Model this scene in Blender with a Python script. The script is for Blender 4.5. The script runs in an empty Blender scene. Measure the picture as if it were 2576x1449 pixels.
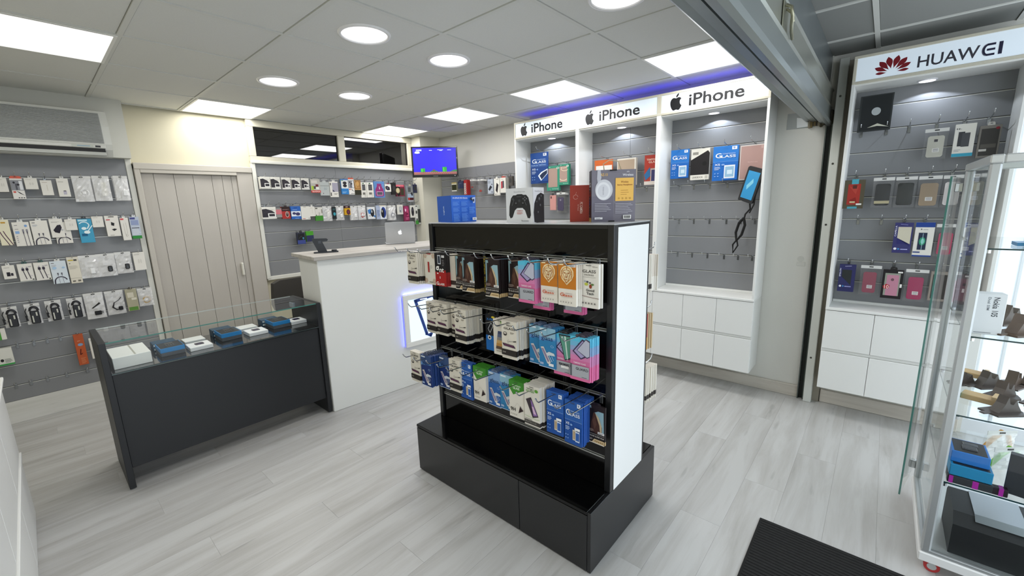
import bpy, bmesh, math, random
from mathutils import Vector, Matrix
random.seed(7)
S = bpy.context.scene
COL = S.collection
PI = math.pi

# ------------------------------------------------------------------ camera, world, lights, exposure
cam_d = bpy.data.cameras.new('camera'); cam = bpy.data.objects.new('camera', cam_d); COL.objects.link(cam)
YAW, PITCH, ROLL = 0.72261, -0.19253, -0.02963
f_ = Vector((math.cos(YAW)*math.cos(PITCH), math.sin(YAW)*math.cos(PITCH), math.sin(PITCH)))
r_ = Vector((math.sin(YAW), -math.cos(YAW), 0)); u_ = r_.cross(f_)
rr = math.cos(ROLL)*r_ + math.sin(ROLL)*u_; uu = -math.sin(ROLL)*r_ + math.cos(ROLL)*u_
M = Matrix((rr, uu, -f_)).transposed().to_4x4(); M.translation = Vector((-0.489, -2.5433, 1.5567))
cam.matrix_world = M
cam_d.sensor_fit = 'HORIZONTAL'; cam_d.sensor_width = 36.0; cam_d.lens = 36.0*1058.18/2576; cam_d.clip_start = 0.02
S.camera = cam
S.view_settings.view_transform = 'Standard'; S.view_settings.look = 'None'
S.view_settings.exposure = 0.04; S.view_settings.gamma = 1.0; S.view_settings.use_curve_mapping = False
S.cycles.use_denoising = True; S.cycles.max_bounces = 8; S.cycles.transparent_max_bounces = 24
S.cycles.sample_clamp_indirect = 6.0; S.cycles.caustics_reflective = False; S.cycles.caustics_refractive = False
W = bpy.data.worlds.new('daylight'); S.world = W; W.use_nodes = True
W.node_tree.nodes['Background'].inputs[0].default_value = (0.84, 0.92, 1.0, 1)
W.node_tree.nodes['Background'].inputs[1].default_value = 2.6
PANELS = [(-.6,.6),(.6,1.8),(2.4,-.6),(2.4,.6),(2.4,1.8),(2.4,-1.8),(-.6,-1.8)]   # lower corner of each 60 cm light tile
ROUND = [(.9,-.3),(1.5,-.3),(.9,.9),(1.5,.9),(1.5,-1.5)]
def lamp(name, kind, loc, energy, color=(1,1,1), size=.5, rot=(0,0,0), shape=None, size_y=None):
    d = bpy.data.lights.new(name, kind); d.energy = energy; d.color = color
    if kind == 'AREA':
        d.size = size; d.shape = shape or 'SQUARE'
        if size_y: d.size_y = size_y
    o = bpy.data.objects.new(name, d); COL.objects.link(o); o.location = loc; o.rotation_euler = rot; return o
for x, y in PANELS: lamp('panel_glow', 'AREA', (x+.3, y+.3, 2.488), 8.8, (1,.985,.95), .55)
for x, y in ROUND: lamp('downlight_glow', 'AREA', (x, y, 2.482), 4.6, (1,.98,.98), .22, shape='DISK')
for y in (-1.46,-.656,.137,-2.676): lamp('niche_glow', 'SPOT', (3.235, y, 2.222), 2.6, (.80,.88,1), rot=(0,0,0)).data.spot_size = 2.4
lamp('header_strip_glow', 'AREA', (3.2, -.68, 2.43), .38, (.03,.02,1), 2.3, rot=(PI,0,PI/2), shape='RECTANGLE', size_y=.04)

# ------------------------------------------------------------------ materials
def lin(h):
    h = h.lstrip('#'); h = ''.join(c*2 for c in h) if len(h)==3 else h; v = [int(h[i:i+2],16)/255 for i in (0,2,4)]
    return tuple(c/12.92 if c <= .04045 else ((c+.055)/1.055)**2.4 for c in v)
MC = {}
def mat(h, rough=.5, metal=0., alpha=1., emit=0., noise=0., nscale=40., bump=0., coat=0., spec=.5, trans=0.):
    key = (h,rough,metal,alpha,emit,noise,nscale,bump,coat,spec,trans)
    if key in MC: return MC[key]
    m = bpy.data.materials.new('mat_'+h.lstrip('#')); m.use_nodes = True; nt = m.node_tree; b = nt.nodes['Principled BSDF']
    c = lin(h); b.inputs['Base Color'].default_value = (*c,1); b.inputs['Roughness'].default_value = rough
    b.inputs['Metallic'].default_value = metal; b.inputs['Alpha'].default_value = alpha
    b.inputs['Coat Weight'].default_value = coat; b.inputs['Specular IOR Level'].default_value = spec
    if emit: b.inputs['Emission Color'].default_value = (*c,1); b.inputs['Emission Strength'].default_value = emit
    if noise or bump:
        tc = nt.nodes.new('ShaderNodeTexCoord'); n = nt.nodes.new('ShaderNodeTexNoise'); n.inputs['Scale'].default_value = nscale; n.inputs['Detail'].default_value = 4
        nt.links.new(tc.outputs['Object'], n.inputs['Vector'])
        if noise:
            mx = nt.nodes.new('ShaderNodeMix'); mx.data_type = 'RGBA'; mx.inputs[6].default_value = (*[v*(1-noise) for v in c],1); mx.inputs[7].default_value = (*[min(1,v*(1+noise)) for v in c],1)
            nt.links.new(n.outputs['Fac'], mx.inputs[0]); nt.links.new(mx.outputs[2], b.inputs['Base Color'])
        if bump:
            bp = nt.nodes.new('ShaderNodeBump'); bp.inputs['Strength'].default_value = bump; bp.inputs['Distance'].default_value = .002
            nt.links.new(n.outputs['Fac'], bp.inputs['Height']); nt.links.new(bp.outputs[0], b.inputs['Normal'])
    MC[key] = m; return m
def glass_mat(name, tint, thru, rough=0.0):
    m = bpy.data.materials.new(name); m.use_nodes = True; nt = m.node_tree; nt.nodes.clear()
    o = nt.nodes.new('ShaderNodeOutputMaterial'); mx = nt.nodes.new('ShaderNodeMixShader'); t = nt.nodes.new('ShaderNodeBsdfTransparent'); g = nt.nodes.new('ShaderNodeBsdfGlossy'); fr = nt.nodes.new('ShaderNodeFresnel'); ad = nt.nodes.new('ShaderNodeMath'); ad.operation = 'ADD'
    t.inputs[0].default_value = (*tint,1); g.inputs['Roughness'].default_value = rough; fr.inputs['IOR'].default_value = 1.5; ad.inputs[1].default_value = thru
    ge = nt.nodes.new('ShaderNodeNewGeometry'); iv = nt.nodes.new('ShaderNodeMath'); iv.operation = 'SUBTRACT'; iv.inputs[0].default_value = 1.; mu = nt.nodes.new('ShaderNodeMath'); mu.operation = 'MULTIPLY'
    nt.links.new(ge.outputs['Backfacing'], iv.inputs[1]); nt.links.new(iv.outputs[0], mu.inputs[0]); nt.links.new(fr.outputs[0], mu.inputs[1]); nt.links.new(mu.outputs[0], ad.inputs[0]); nt.links.new(ad.outputs[0], mx.inputs[0]); nt.links.new(t.outputs[0], mx.inputs[1]); nt.links.new(g.outputs[0], mx.inputs[2]); nt.links.new(mx.outputs[0], o.inputs[0])
    return m
GLASS = glass_mat('clear_glass', (.978,.99,.985), 0.0)
GLASS_EDGE = mat('#4f8a80', .1, alpha=.8)
WINGLASS = glass_mat('window_glass', (.10,.11,.11), 0.10)
def bag_mat():
    m = bpy.data.materials.new('clear_plastic'); m.use_nodes = True; nt = m.node_tree; b = nt.nodes['Principled BSDF']
    b.inputs['Base Color'].default_value = (.93,.93,.93,1); b.inputs['Roughness'].default_value = .12; b.inputs['Alpha'].default_value = .46; b.inputs['Coat Weight'].default_value = .5
    return m
BAG = bag_mat(); BAGC = bag_mat(); BAGC.node_tree.nodes['Principled BSDF'].inputs['Alpha'].default_value = .09; BAGC.node_tree.nodes['Principled BSDF'].inputs['Base Color'].default_value = (.3,.3,.3,1)
WHITE = mat('#e4e5e2', .42); WHITE2 = mat('#d9dad6', .5); CREAM = mat('#cbc5ad', .7, noise=.03, nscale=6)
SLAT = mat('#85878a', .38, noise=.04, nscale=3); ALU = mat('#d4d5cf', .3, .35); CHROME = mat('#c8cacb', .16, 1.)
BLK = mat('#101113', .30, coat=.2); BLKG = mat('#0b0b0c', .10, coat=.5); DARK = mat('#1b1d20', .5)
FRAMEW = mat('#c9c5b4', .5); TRIMW = mat('#d8d8d0', .5); STEEL = mat('#8b9293', .34, .8, noise=.12, nscale=5)
def wood_mat(name, base, dark, vary, axis_scale=(1.0,14,14), rough=.42):
    m = bpy.data.materials.new(name); m.use_nodes = True; nt = m.node_tree; b = nt.nodes['Principled BSDF']
    tc = nt.nodes.new('ShaderNodeTexCoord'); mp = nt.nodes.new('ShaderNodeMapping'); mp.inputs['Scale'].default_value = axis_scale
    oi = nt.nodes.new('ShaderNodeObjectInfo'); ml = nt.nodes.new('ShaderNodeMath'); ml.operation = 'MULTIPLY'; ml.inputs[1].default_value = 37.
    cb = nt.nodes.new('ShaderNodeCombineXYZ'); nt.links.new(oi.outputs['Random'], ml.inputs[0])
    for i in range(3): nt.links.new(ml.outputs[0], cb.inputs[i])
    nt.links.new(tc.outputs['Object'], mp.inputs['Vector']); nt.links.new(cb.outputs[0], mp.inputs['Location'])
    n = nt.nodes.new('ShaderNodeTexNoise'); n.inputs['Scale'].default_value = 1.6; n.inputs['Detail'].default_value = 7; n.inputs['Roughness'].default_value = .62; n.inputs['Distortion'].default_value = .5
    nt.links.new(mp.outputs[0], n.inputs['Vector'])
    cr = nt.nodes.new('ShaderNodeValToRGB'); cr.color_ramp.elements[0].position = .30; cr.color_ramp.elements[1].position = .60
    cr.color_ramp.elements[0].color = (*lin(dark),1); cr.color_ramp.elements[1].color = (*lin(base),1)
    nt.links.new(n.outputs['Fac'], cr.inputs[0])
    hs = nt.nodes.new('ShaderNodeHueSaturation'); mr = nt.nodes.new('ShaderNodeMapRange'); mr.inputs[3].default_value = 1-vary; mr.inputs[4].default_value = 1+vary
    nt.links.new(oi.outputs['Random'], mr.inputs[0]); nt.links.new(mr.outputs[0], hs.inputs['Value']); 
    mp2 = nt.nodes.new('ShaderNodeMapping'); mp2.inputs['Scale'].default_value = tuple(3.2*v if v < 2 else v*1.9 for v in axis_scale); nt.links.new(tc.outputs['Object'], mp2.inputs['Vector']); nt.links.new(cb.outputs[0], mp2.inputs['Location'])
    n2 = nt.nodes.new('ShaderNodeTexNoise'); n2.inputs['Scale'].default_value = 1.5; n2.inputs['Detail'].default_value = 3; nt.links.new(mp2.outputs[0], n2.inputs['Vector'])
    c2 = nt.nodes.new('ShaderNodeMapRange'); c2.inputs[1].default_value = .64; c2.inputs[2].default_value = .76; c2.inputs[3].default_value = 0; c2.inputs[4].default_value = .35; nt.links.new(n2.outputs['Fac'], c2.inputs[0])
    m2 = nt.nodes.new('ShaderNodeMix'); m2.data_type = 'RGBA'; m2.inputs[7].default_value = (*[v*.45 for v in lin(dark)],1); nt.links.new(c2.outputs[0], m2.inputs[0]); nt.links.new(cr.outputs[0], m2.inputs[6]); nt.links.new(m2.outputs[2], hs.inputs['Color'])
    nt.links.new(hs.outputs[0], b.inputs['Base Color']); b.inputs['Roughness'].default_value = rough
    return m
PLANK = wood_mat('grey_oak', '#bcbcba', '#a5a39f', .035, (.7,7,7), .38)
SKIRT = wood_mat('grey_beige_oak', '#c9c3b8', '#b5aea3', .03, (14,1.0,14))
SKIRTX = wood_mat('pale_laminate', '#dededa', '#d2d2cc', .02, (1.0,14,14))
TOPW = wood_mat('worktop_grey', '#b9b5ae', '#9b958d', .02, (1.0,12,12))
TILE = mat('#d8d9d5', .85, noise=.03, nscale=120, bump=.25); TBAR = mat('#d4d5d0', .6); TILED = mat('#8e908d', .85, noise=.03, nscale=120, bump=.25)  # TILED: shade of the front ceiling put into a darker tile colour

# ------------------------------------------------------------------ mesh helpers
class MB:
    def __init__(s): s.v=[]; s.f=[]; s.m=[]; s.mats=[]; s.smooth=[]
    def mi(s, m):
        if m not in s.mats: s.mats.append(m)
        return s.mats.index(m)
    def face(s, pts, m, sm=False):
        b=len(s.v); s.v += [tuple(p) for p in pts]; s.f.append(tuple(range(b,b+len(pts)))); s.m.append(s.mi(m)); s.smooth.append(sm)
    def raw(s, vs, fs, m, sm=False):
        b=len(s.v); s.v += [tuple(p) for p in vs]; k=s.mi(m)
        for f in fs: s.f.append(tuple(b+i for i in f)); s.m.append(k); s.smooth.append(sm)
    def box(s, x0,x1,y0,y1,z0,z1, m, bev=0.):
        if x0>x1: x0,x1=x1,x0
        if y0>y1: y0,y1=y1,y0
        if z0>z1: z0,z1=z1,z0
        if bev<=0:
            vs=[(x,y,z) for x in (x0,x1) for y in (y0,y1) for z in (z0,z1)]
            s.raw(vs, [(0,1,3,2),(4,6,7,5),(0,4,5,1),(2,3,7,6),(0,2,6,4),(1,5,7,3)], m); return
        e=min(bev,(x1-x0)*.45,(y1-y0)*.45,(z1-z0)*.45); vs=[]; ix={}
        for i,x in enumerate((x0,x1)):
            for j,y in enumerate((y0,y1)):
                for k,z in enumerate((z0,z1)):
                    dx=e if i==0 else -e; dy=e if j==0 else -e; dz=e if k==0 else -e
                    ix[i,j,k,0]=len(vs); vs.append((x,y+dy,z+dz)); ix[i,j,k,1]=len(vs); vs.append((x+dx,y,z+dz)); ix[i,j,k,2]=len(vs); vs.append((x+dx,y+dy,z))
        fs=[]
        fs += [tuple(ix[i,j,k,0] for j,k in ((0,0),(0,1),(1,1),(1,0))[::(1 if i==0 else -1)]) for i in (0,1)]
        fs += [tuple(ix[i,j,k,1] for i,k in ((0,0),(1,0),(1,1),(0,1))[::(1 if j==0 else -1)]) for j in (0,1)]
        fs += [tuple(ix[i,j,k,2] for i,j in ((0,0),(0,1),(1,1),(1,0))[::(1 if k==0 else -1)]) for k in (0,1)]
        for a in (0,1):
            for b in (0,1):
                fs.append((ix[a,b,0,0],ix[a,b,1,0],ix[a,b,1,1],ix[a,b,0,1]) if (a==b) else (ix[a,b,0,1],ix[a,b,1,1],ix[a,b,1,0],ix[a,b,0,0]))
                fs.append((ix[a,0,b,2],ix[a,1,b,2],ix[a,1,b,0],ix[a,0,b,0]) if (a!=b) else (ix[a,0,b,0],ix[a,1,b,0],ix[a,1,b,2],ix[a,0,b,2]))
                fs.append((ix[0,a,b,1],ix[1,a,b,1],ix[1,a,b,2],ix[0,a,b,2]) if (a!=b) else (ix[0,a,b,2],ix[1,a,b,2],ix[1,a,b,1],ix[0,a,b,1]))
        for i in (0,1):
            for j in (0,1):
                for k in (0,1):
                    t=(ix[i,j,k,0],ix[i,j,k,1],ix[i,j,k,2]); fs.append(t if (i+j+k)%2 else t[::-1])
        s.raw(vs,fs,m)
    def prism(s, pts, z0, z1, m, axis='z'):
        # pts: closed outline; axis z: (x,y) extruded in z ; y: (x,z) extruded in y ; x: (y,z) extruded in x
        mk = {'z':lambda p,t:(p[0],p[1],t),'y':lambda p,t:(p[0],t,p[1]),'x':lambda p,t:(t,p[0],p[1])}[axis]
        n=len(pts); vs=[mk(p,z0) for p in pts]+[mk(p,z1) for p in pts]
        fs=[tuple(range(n))[::-1], tuple(range(n,2*n))]+[(i,(i+1)%n,n+(i+1)%n,n+i) for i in range(n)]
        s.raw(vs,fs,m)
    def tube(s, pts, r, m, n=6, closed=False):
        pts=[Vector(p) for p in pts]; k=len(pts); vs=[]; up=None
        for i,p in enumerate(pts):
            a=pts[i-1] if (i>0 or closed) else p; b=pts[(i+1)%k] if (i<k-1 or closed) else p
            t=(b-a).normalized()
            if up is None: up=Vector((0,0,1)) if abs(t.z)<.9 else Vector((1,0,0))
            sx=t.cross(up).normalized(); up=sx.cross(t).normalized()
            rad=r[i] if isinstance(r,(list,tuple)) else r
            for j in range(n):
                an=2*PI*j/n; vs.append(p+sx*math.cos(an)*rad+up*math.sin(an)*rad)
        fs=[]
        for i in range(k if closed else k-1):
            for j in range(n): fs.append((i*n+j, i*n+(j+1)%n, ((i+1)%k)*n+(j+1)%n, ((i+1)%k)*n+j))
        s.raw(vs,fs,m,True)
        if not closed:
            s.raw(vs[:n],[tuple(range(n))],m); s.raw(vs[-n:],[tuple(range(n))[::-1]],m)
    def cyl(s, c, r, h, m, n=20, axis='z', r2=None):
        r2=r if r2 is None else r2; vs=[]
        for t,rad in ((0,r),(h,r2)):
            for j in range(n):
                a=2*PI*j/n; p=(math.cos(a)*rad, math.sin(a)*rad)
                q={'z':(p[0],p[1],t),'y':(p[0],t,p[1]),'x':(t,p[0],p[1])}[axis]
                vs.append((c[0]+q[0],c[1]+q[1],c[2]+q[2]))
        s.raw(vs[:n],[tuple(range(n))[::-1]],m); s.raw(vs[n:],[tuple(range(n))],m)
        s.raw(vs,[(j,(j+1)%n,n+(j+1)%n,n+j) for j in range(n)],m,True)
    def xf(s, mtx):
        s.v=[tuple(mtx@Vector(p)) for p in s.v]; return s
    def build(s, name, parent=None, loc=None, rz=0., label=None):
        me=bpy.data.meshes.new(name); me.from_pydata(s.v,[],s.f)
        for m in s.mats: me.materials.append(m)
        me.polygons.foreach_set('material_index', s.m); me.polygons.foreach_set('use_smooth', s.smooth)
        me.update()
        o=bpy.data.objects.new(name,me); COL.objects.link(o)
        if parent: o.parent=parent
        if loc: o.location=loc
        if rz: o.rotation_euler=(0,0,rz)
        if label: o['label']=label
        return o
def tag(o, label, cat, group=None, kind=None):
    o['label']=label; o['category']=cat
    if group: o['group']=group
    if kind: o['kind']=kind
    return o
def struct(o): o['kind']='structure'; return o
def empty(name, loc=(0,0,0), rz=0., parent=None):
    o=bpy.data.objects.new(name,None); COL.objects.link(o); o.location=loc; o.rotation_euler=(0,0,rz)
    if parent: o.parent=parent
    return o
def inst(o, parent=None, loc=None, rz=None):
    c=o.copy(); COL.objects.link(c); c.parent=parent
    if loc is not None: c.location=loc
    if rz is not None: c.rotation_euler=(0,0,rz)
    return c
TXT={}
def text_pts(t,bold=.012):
    if t in TXT: return TXT[t]
    cu=bpy.data.curves.new('lettering','FONT'); cu.body=t; cu.resolution_u=3; cu.offset=.019 if t in ('iPhone','HUAWEI','GLASS','Glass','GUARD','Good','Tech','G','LASS','lass','gnt','g','nt','9','9H','AZ-13') else .012
    ob=bpy.data.objects.new('lettering',cu); me=bpy.data.meshes.new_from_object(ob)
    vs=[(v.co.x,v.co.y) for v in me.vertices]; fs=[tuple(p.vertices) for p in me.polygons]
    bpy.data.objects.remove(ob); bpy.data.meshes.remove(me)
    x0=min(v[0] for v in vs); x1=max(v[0] for v in vs); y0=min(v[1] for v in vs); y1=max(v[1] for v in vs)
    vs=[((a-x0)/(x1-x0),(b-y0)/max(y1-y0,1e-6)) for a,b in vs]
    TXT[t]=(vs,fs); return TXT[t]
def bez(path):
    # minimal reader for absolute start + relative cubic segments
    x,y=path[0]; out=[(x,y)]
    for (a,b,c,d,e,f) in path[1:]:
        for i in range(1,6):
            t=i/5; k=1-t
            out.append((x+3*k*k*t*a+3*k*t*t*c+t**3*e, y+3*k*k*t*b+3*k*t*t*d+t**3*f))
        x+=e; y+=f
    return out
FRUIT=[bez([(150.37,130.25),(-2.45,5.66,-5.35,10.87,-8.71,15.66),(-4.58,6.53,-8.33,11.05,-11.22,13.56),(-4.48,4.12,-9.28,6.23,-14.42,6.35),(-3.69,0,-8.14,-1.05,-13.32,-3.18),(-5.2,-2.12,-9.97,-3.17,-14.34,-3.17),(-4.58,0,-9.49,1.05,-14.75,3.17),(-5.26,2.13,-9.5,3.24,-12.74,3.35),(-4.93,.21,-9.84,-1.96,-14.75,-6.52),(-3.13,-2.73,-7.05,-7.41,-11.74,-14.04),(-5.03,-7.08,-9.17,-15.29,-12.41,-24.65),(-3.47,-10.11,-5.21,-19.9,-5.21,-29.38),(0,-10.86,2.35,-20.22,7.05,-28.07),(3.69,-6.3,8.61,-11.28,14.76,-14.93),(6.15,-3.65,12.79,-5.51,19.95,-5.63),(3.92,0,9.05,1.21,15.43,3.59),(6.36,2.39,10.45,3.6,12.24,3.6),(1.34,0,5.88,-1.42,13.57,-4.24),(7.28,-2.62,13.42,-3.7,18.45,-3.28),(13.63,1.1,23.87,6.47,30.68,16.15),(-12.19,7.39,-18.22,17.73,-18.1,31),(.11,10.34,3.86,18.94,11.23,25.77),(3.34,3.17,7.07,5.62,11.22,7.36)]),
       bez([(119.11,7.24),(0,8.1,-2.96,15.67,-8.86,22.67),(-7.12,8.32,-15.73,13.13,-25.07,12.38),(-.12,-.97,-.19,-2,-.19,-3.07),(0,-7.78,3.39,-16.1,9.4,-22.91),(3,-3.45,6.82,-6.31,11.45,-8.6),(4.62,-2.25,8.99,-3.5,13.1,-3.71)])]
FRUIT=[[((x-18)/162,(168-y)/165) for x,y in p] for p in FRUIT]

class Print:
    """flat printing laid on a front face that looks to -y: fractions of the face, x to the right, z up from its foot"""
    def __init__(s,w,h,y=0.): s.w=w; s.h=h; s.k=0; s.mb=MB(); s.y=y
    def yy(s): s.k+=1; return s.y-.0005-.00022*s.k
    def P(s,x,z,y): return ((x-.5)*s.w, y, -s.h+z*s.h)
    def m(s,c): return c if not isinstance(c,str) else mat(c,.5,spec=.3)
    def R(s,x0,x1,z0,z1,c): y=s.yy(); s.mb.face([s.P(x0,z0,y),s.P(x1,z0,y),s.P(x1,z1,y),s.P(x0,z1,y)],s.m(c)); return s
    def G(s,pts,c): y=s.yy(); s.mb.face([s.P(a,b,y) for a,b in pts],s.m(c)); return s
    def E(s,cx,cz,rx,rz,c,n=18):
        return s.G([(cx+rx*math.cos(2*PI*i/n),cz+rz*math.sin(2*PI*i/n)) for i in range(n)],c)
    def L(s,pts,wd,c):
        y=s.yy(); q=[((a-.5)*s.w,-s.h+b*s.h) for a,b in pts]
        for (a,b),(d,e) in zip(q,q[1:]):
            l=math.hypot(d-a,e-b) or 1; nx,nz=-(e-b)/l*wd/2,(d-a)/l*wd/2
            s.mb.face([(a-nx,y,b-nz),(d-nx,y,e-nz),(d+nx,y,e+nz),(a+nx,y,b+nz)],s.m(c))
        return s
    def A(s,cx,cz,rx,rz,a0,a1,wd,c,n=14):
        return s.L([(cx+rx*math.cos(math.radians(a0+(a1-a0)*i/n)),cz+rz*math.sin(math.radians(a0+(a1-a0)*i/n))) for i in range(n+1)],wd,c)
    def T(s,t,x0,x1,z0,z1,c):
        vs,fs=text_pts(t); y=s.yy()
        s.mb.raw([s.P(x0+a*(x1-x0),z0+b*(z1-z0),y) for a,b in vs],fs,s.m(c)); return s
    def TV(s,t,x0,x1,z0,z1,c,up=False):     # lettering that runs down (or up) the face
        vs,fs=text_pts(t); y=s.yy()
        s.mb.raw([s.P(x0+b*(x1-x0),z1-a*(z1-z0),y) if not up else s.P(x1-b*(x1-x0),z0+a*(z1-z0),y) for a,b in vs],fs,s.m(c)); return s
    def lines(s,x0,x1,z0,z1,n,c,fill=.45):
        st=(z1-z0)/n
        for i in range(n): s.R(x0,x0+(x1-x0)*(.75+.25*((i*7)%4)/3),z0+i*st,z0+i*st+st*fill,c)
        return s
    def FR(s,x0,x1,z0,z1,c):
        for p in FRUIT: s.G([(x0+a*(x1-x0),z0+b*(z1-z0)) for a,b in p],c)
        return s
    def build(s,name,parent): return s.mb.build(name,parent)

# ------------------------------------------------------------------ setting
# floor: base slab and single boards, laid along x
fl = MB(); fl.box(-1.3,3.5,-5.2,2.7,-.06,-.0012,mat('#b3b1ac',.6)); floor = struct(fl.build('floor'))
pm = MB(); pm.box(0,1.2994,0,.1895,-.004,0,PLANK,.0004); proto = None
row = 0; y = -3.62
while y < 2.45:
    x = -1.25-((row*.47)%1.3)
    while x < 3.35:
        x1 = min(x+1.2994,3.335); x0 = max(x,-1.25)
        if x1-x0 > .05:
            if x0==x and x1-x>1.29:
                if proto is None: proto = pm.build('floor_board', floor, (x0,y,0)); 
                else: inst(proto, floor, (x0,y,0))
            else:
                q = MB(); q.box(0,x1-x0,0,.1895,-.004,0,PLANK,.0004); q.build('floor_board', floor, (x0,y,0))
        x += 1.3
    y += .19; row += 1
# ceiling: slab, T-bar grid, tiles
cb = MB(); cb.box(-1.3,3.6,-3.7,2.6,2.53,2.6,mat('#8a8a86',.9)); ceiling = struct(cb.build('ceiling'))
g = MB()
for i in range(-2,6): g.box(.6*i-.012,.6*i+.012,-3.6,2.42,2.497,2.506,TBAR)
for j in range(-6,5): g.box(-1.2,3.48,.6*j-.012,.6*j+.012,2.4972,2.5058,TBAR)
g.build('ceiling_grid', ceiling)
tm = MB(); tm.box(-.287,.287,-.287,.287,2.502,2.518,TILE,.003); tp=None; td=None
def ring_tile(x,y):
    q=MB(); n=32; r=.135; vs=[]; 
    for z in (2.502,2.515):
        for i in range(n):
            a=2*PI*i/n; c,s_=math.cos(a),math.sin(a); k=.287/max(abs(c),abs(s_))
            vs+= [(c*r,s_*r,z),(c*k,s_*k,z)]
    fs=[(2*i,2*i+1,2*((i+1)%n)+1,2*((i+1)%n)) for i in range(n)]
    fs+=[(2*i,2*((i+1)%n),2*n+2*((i+1)%n),2*n+2*i) for i in range(n)]
    q.raw(vs,fs,TILE); q.build('ceiling_tile',ceiling,(x,y,0))
for i in range(-2,6):
    for j in range(-6,4):
        x0,y0=.6*i,.6*j
        if any(abs(x0-a)<.01 and abs(y0-b)<.01 for a,b in PANELS): continue
        if any(abs(x0+.3-a)<.01 and abs(y0+.3-b)<.01 for a,b in ROUND): ring_tile(x0+.3,y0+.3); continue
        if i==5:
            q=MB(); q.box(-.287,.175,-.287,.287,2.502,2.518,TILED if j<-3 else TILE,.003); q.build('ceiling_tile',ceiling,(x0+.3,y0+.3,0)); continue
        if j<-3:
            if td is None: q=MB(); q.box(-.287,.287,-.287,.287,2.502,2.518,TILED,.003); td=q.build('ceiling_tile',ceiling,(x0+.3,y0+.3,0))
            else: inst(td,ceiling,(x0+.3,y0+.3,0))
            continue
        if tp is None: tp=tm.build('ceiling_tile',ceiling,(x0+.3,y0+.3,0))
        else: inst(tp,ceiling,(x0+.3,y0+.3,0))
# ceiling lights
PL=['square white ceiling light panel nearest the air conditioner','square white ceiling light panel above the folding door','square white ceiling light panel, second along the row beside the wall cabinets','square white ceiling light panel between the television and the round lights','square white ceiling light panel furthest back, over the high windows','square white ceiling light panel beside the shutter housing','square white ceiling light panel behind the shutter on the cash side']
for k,(x,y) in enumerate(PANELS):
    t=tag(empty('ceiling_light_panel',(x+.3,y+.3,2.497)),PL[k],'ceiling light','square light panels in the ceiling')
    q=MB()
    for a,b,c,d in ((-.295,.295,-.295,-.28),(-.295,.295,.28,.295),(-.295,-.28,-.28,.28),(.28,.295,-.28,.28)): q.box(a,b,c,d,-.004,.01,mat('#e8e8e4',.4))
    q.build('frame',t)
    q=MB(); q.box(-.28,.28,-.28,.28,.001,.008,mat('#ffffff',.5,emit=1.7)); q.build('diffuser',t)
RL=['round white ceiling light nearest the camera side of the black stand','round white ceiling light, the nearer one on the television side','round white ceiling light over the glass counter','round white ceiling light, the far one over the white sales counter','round white ceiling light cut by the top of the picture']
for k,(x,y) in enumerate(ROUND):
    t=tag(empty('round_ceiling_light',(x,y,2.5)),RL[k],'ceiling light','round downlights in the ceiling')
    q=MB(); n=32; vs=[]
    for z,r in ((.0,.140),(-.008,.135),(-.008,.122),(.004,.120)):
        vs+=[(math.cos(2*PI*i/n)*r,math.sin(2*PI*i/n)*r,z) for i in range(n)]
    q.raw(vs,[(l*n+i,l*n+(i+1)%n,(l+1)*n+(i+1)%n,(l+1)*n+i) for l in range(3) for i in range(n)],mat('#efefef',.3),True); q.build('ring',t)
    q=MB(); q.cyl((0,0,0),.121,.004,mat('#fffdff',.5,emit=1.7),32); q.build('diffuser',t)

# walls
def wbox(name,*a,m=CREAM): q=MB(); q.box(*a,m); return struct(q.build(name))
wall_back = wbox('wall_back',-1.3,3.5,2.435,2.50,0,2.53)
# opening above the window wall is made by building that wall from pieces instead
bpy.data.objects.remove(wall_back)
q=MB(); q.box(-1.3,1.17,2.435,2.50,0,2.53,CREAM); q.box(1.17,3.5,2.435,2.50,0,2.12,CREAM); q.box(1.17,3.5,2.435,2.50,2.45,2.53,CREAM); q.box(3.07,3.5,2.435,2.5,2.12,2.45,CREAM); wall_back=struct(q.build('wall_back'))
wbox('wall_left',-1.3,-1.2,-3.7,2.5,0,2.53)
WALLR = mat('#d4d3cc',.75,bump=.4,nscale=160)
q=MB(); q.box(3.34,3.5,-2.17,.5,0,2.53,WALLR); q.box(3.46,3.5,.5,2.45,0,2.53,WALLR); q.box(3.36,3.5,-3.07,-2.17,0,2.53,WALLR); wall_right=struct(q.build('wall_right'))
q=MB(); q.cyl((3.3385,-2.098,1.098),.022,.003,mat('#c6c6bf',.6),20,axis='x'); q.box(3.3375,3.34,-2.13,-2.075,1.045,1.075,mat('#cccbc4',.6),.001); q.build('patched_hole',wall_right)
wbox('wall_pillar',3.13,3.46,2.20,2.44,0,2.53,m=mat('#d8d5c6',.7))
wbox('trim_1',-1.2,.195,2.30,2.435,2.045,2.53,m=mat('#c9c9c1',.65))     # bulkhead behind the air conditioner
# back room seen through the high windows
q=MB()
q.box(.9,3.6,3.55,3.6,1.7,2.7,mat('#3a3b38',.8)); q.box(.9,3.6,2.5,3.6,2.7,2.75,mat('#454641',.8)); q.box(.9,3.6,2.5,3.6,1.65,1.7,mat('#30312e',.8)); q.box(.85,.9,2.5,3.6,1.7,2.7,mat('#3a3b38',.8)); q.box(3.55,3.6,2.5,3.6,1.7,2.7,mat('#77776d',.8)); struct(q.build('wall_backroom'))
# baseboards
q=MB(); q.box(3.318,3.34,-2.17,.5,0,.095,SKIRT,.003); struct(q.build('baseboard_right'))
q=MB(); q.box(3.335,3.36,-3.05,-2.31,0,.10,SKIRT,.003); struct(q.build('baseboard_front'))
q=MB(); q.box(-1.2,.20,2.405,2.425,0,.178,SKIRTX,.002); struct(q.build('baseboard_left'))
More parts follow.
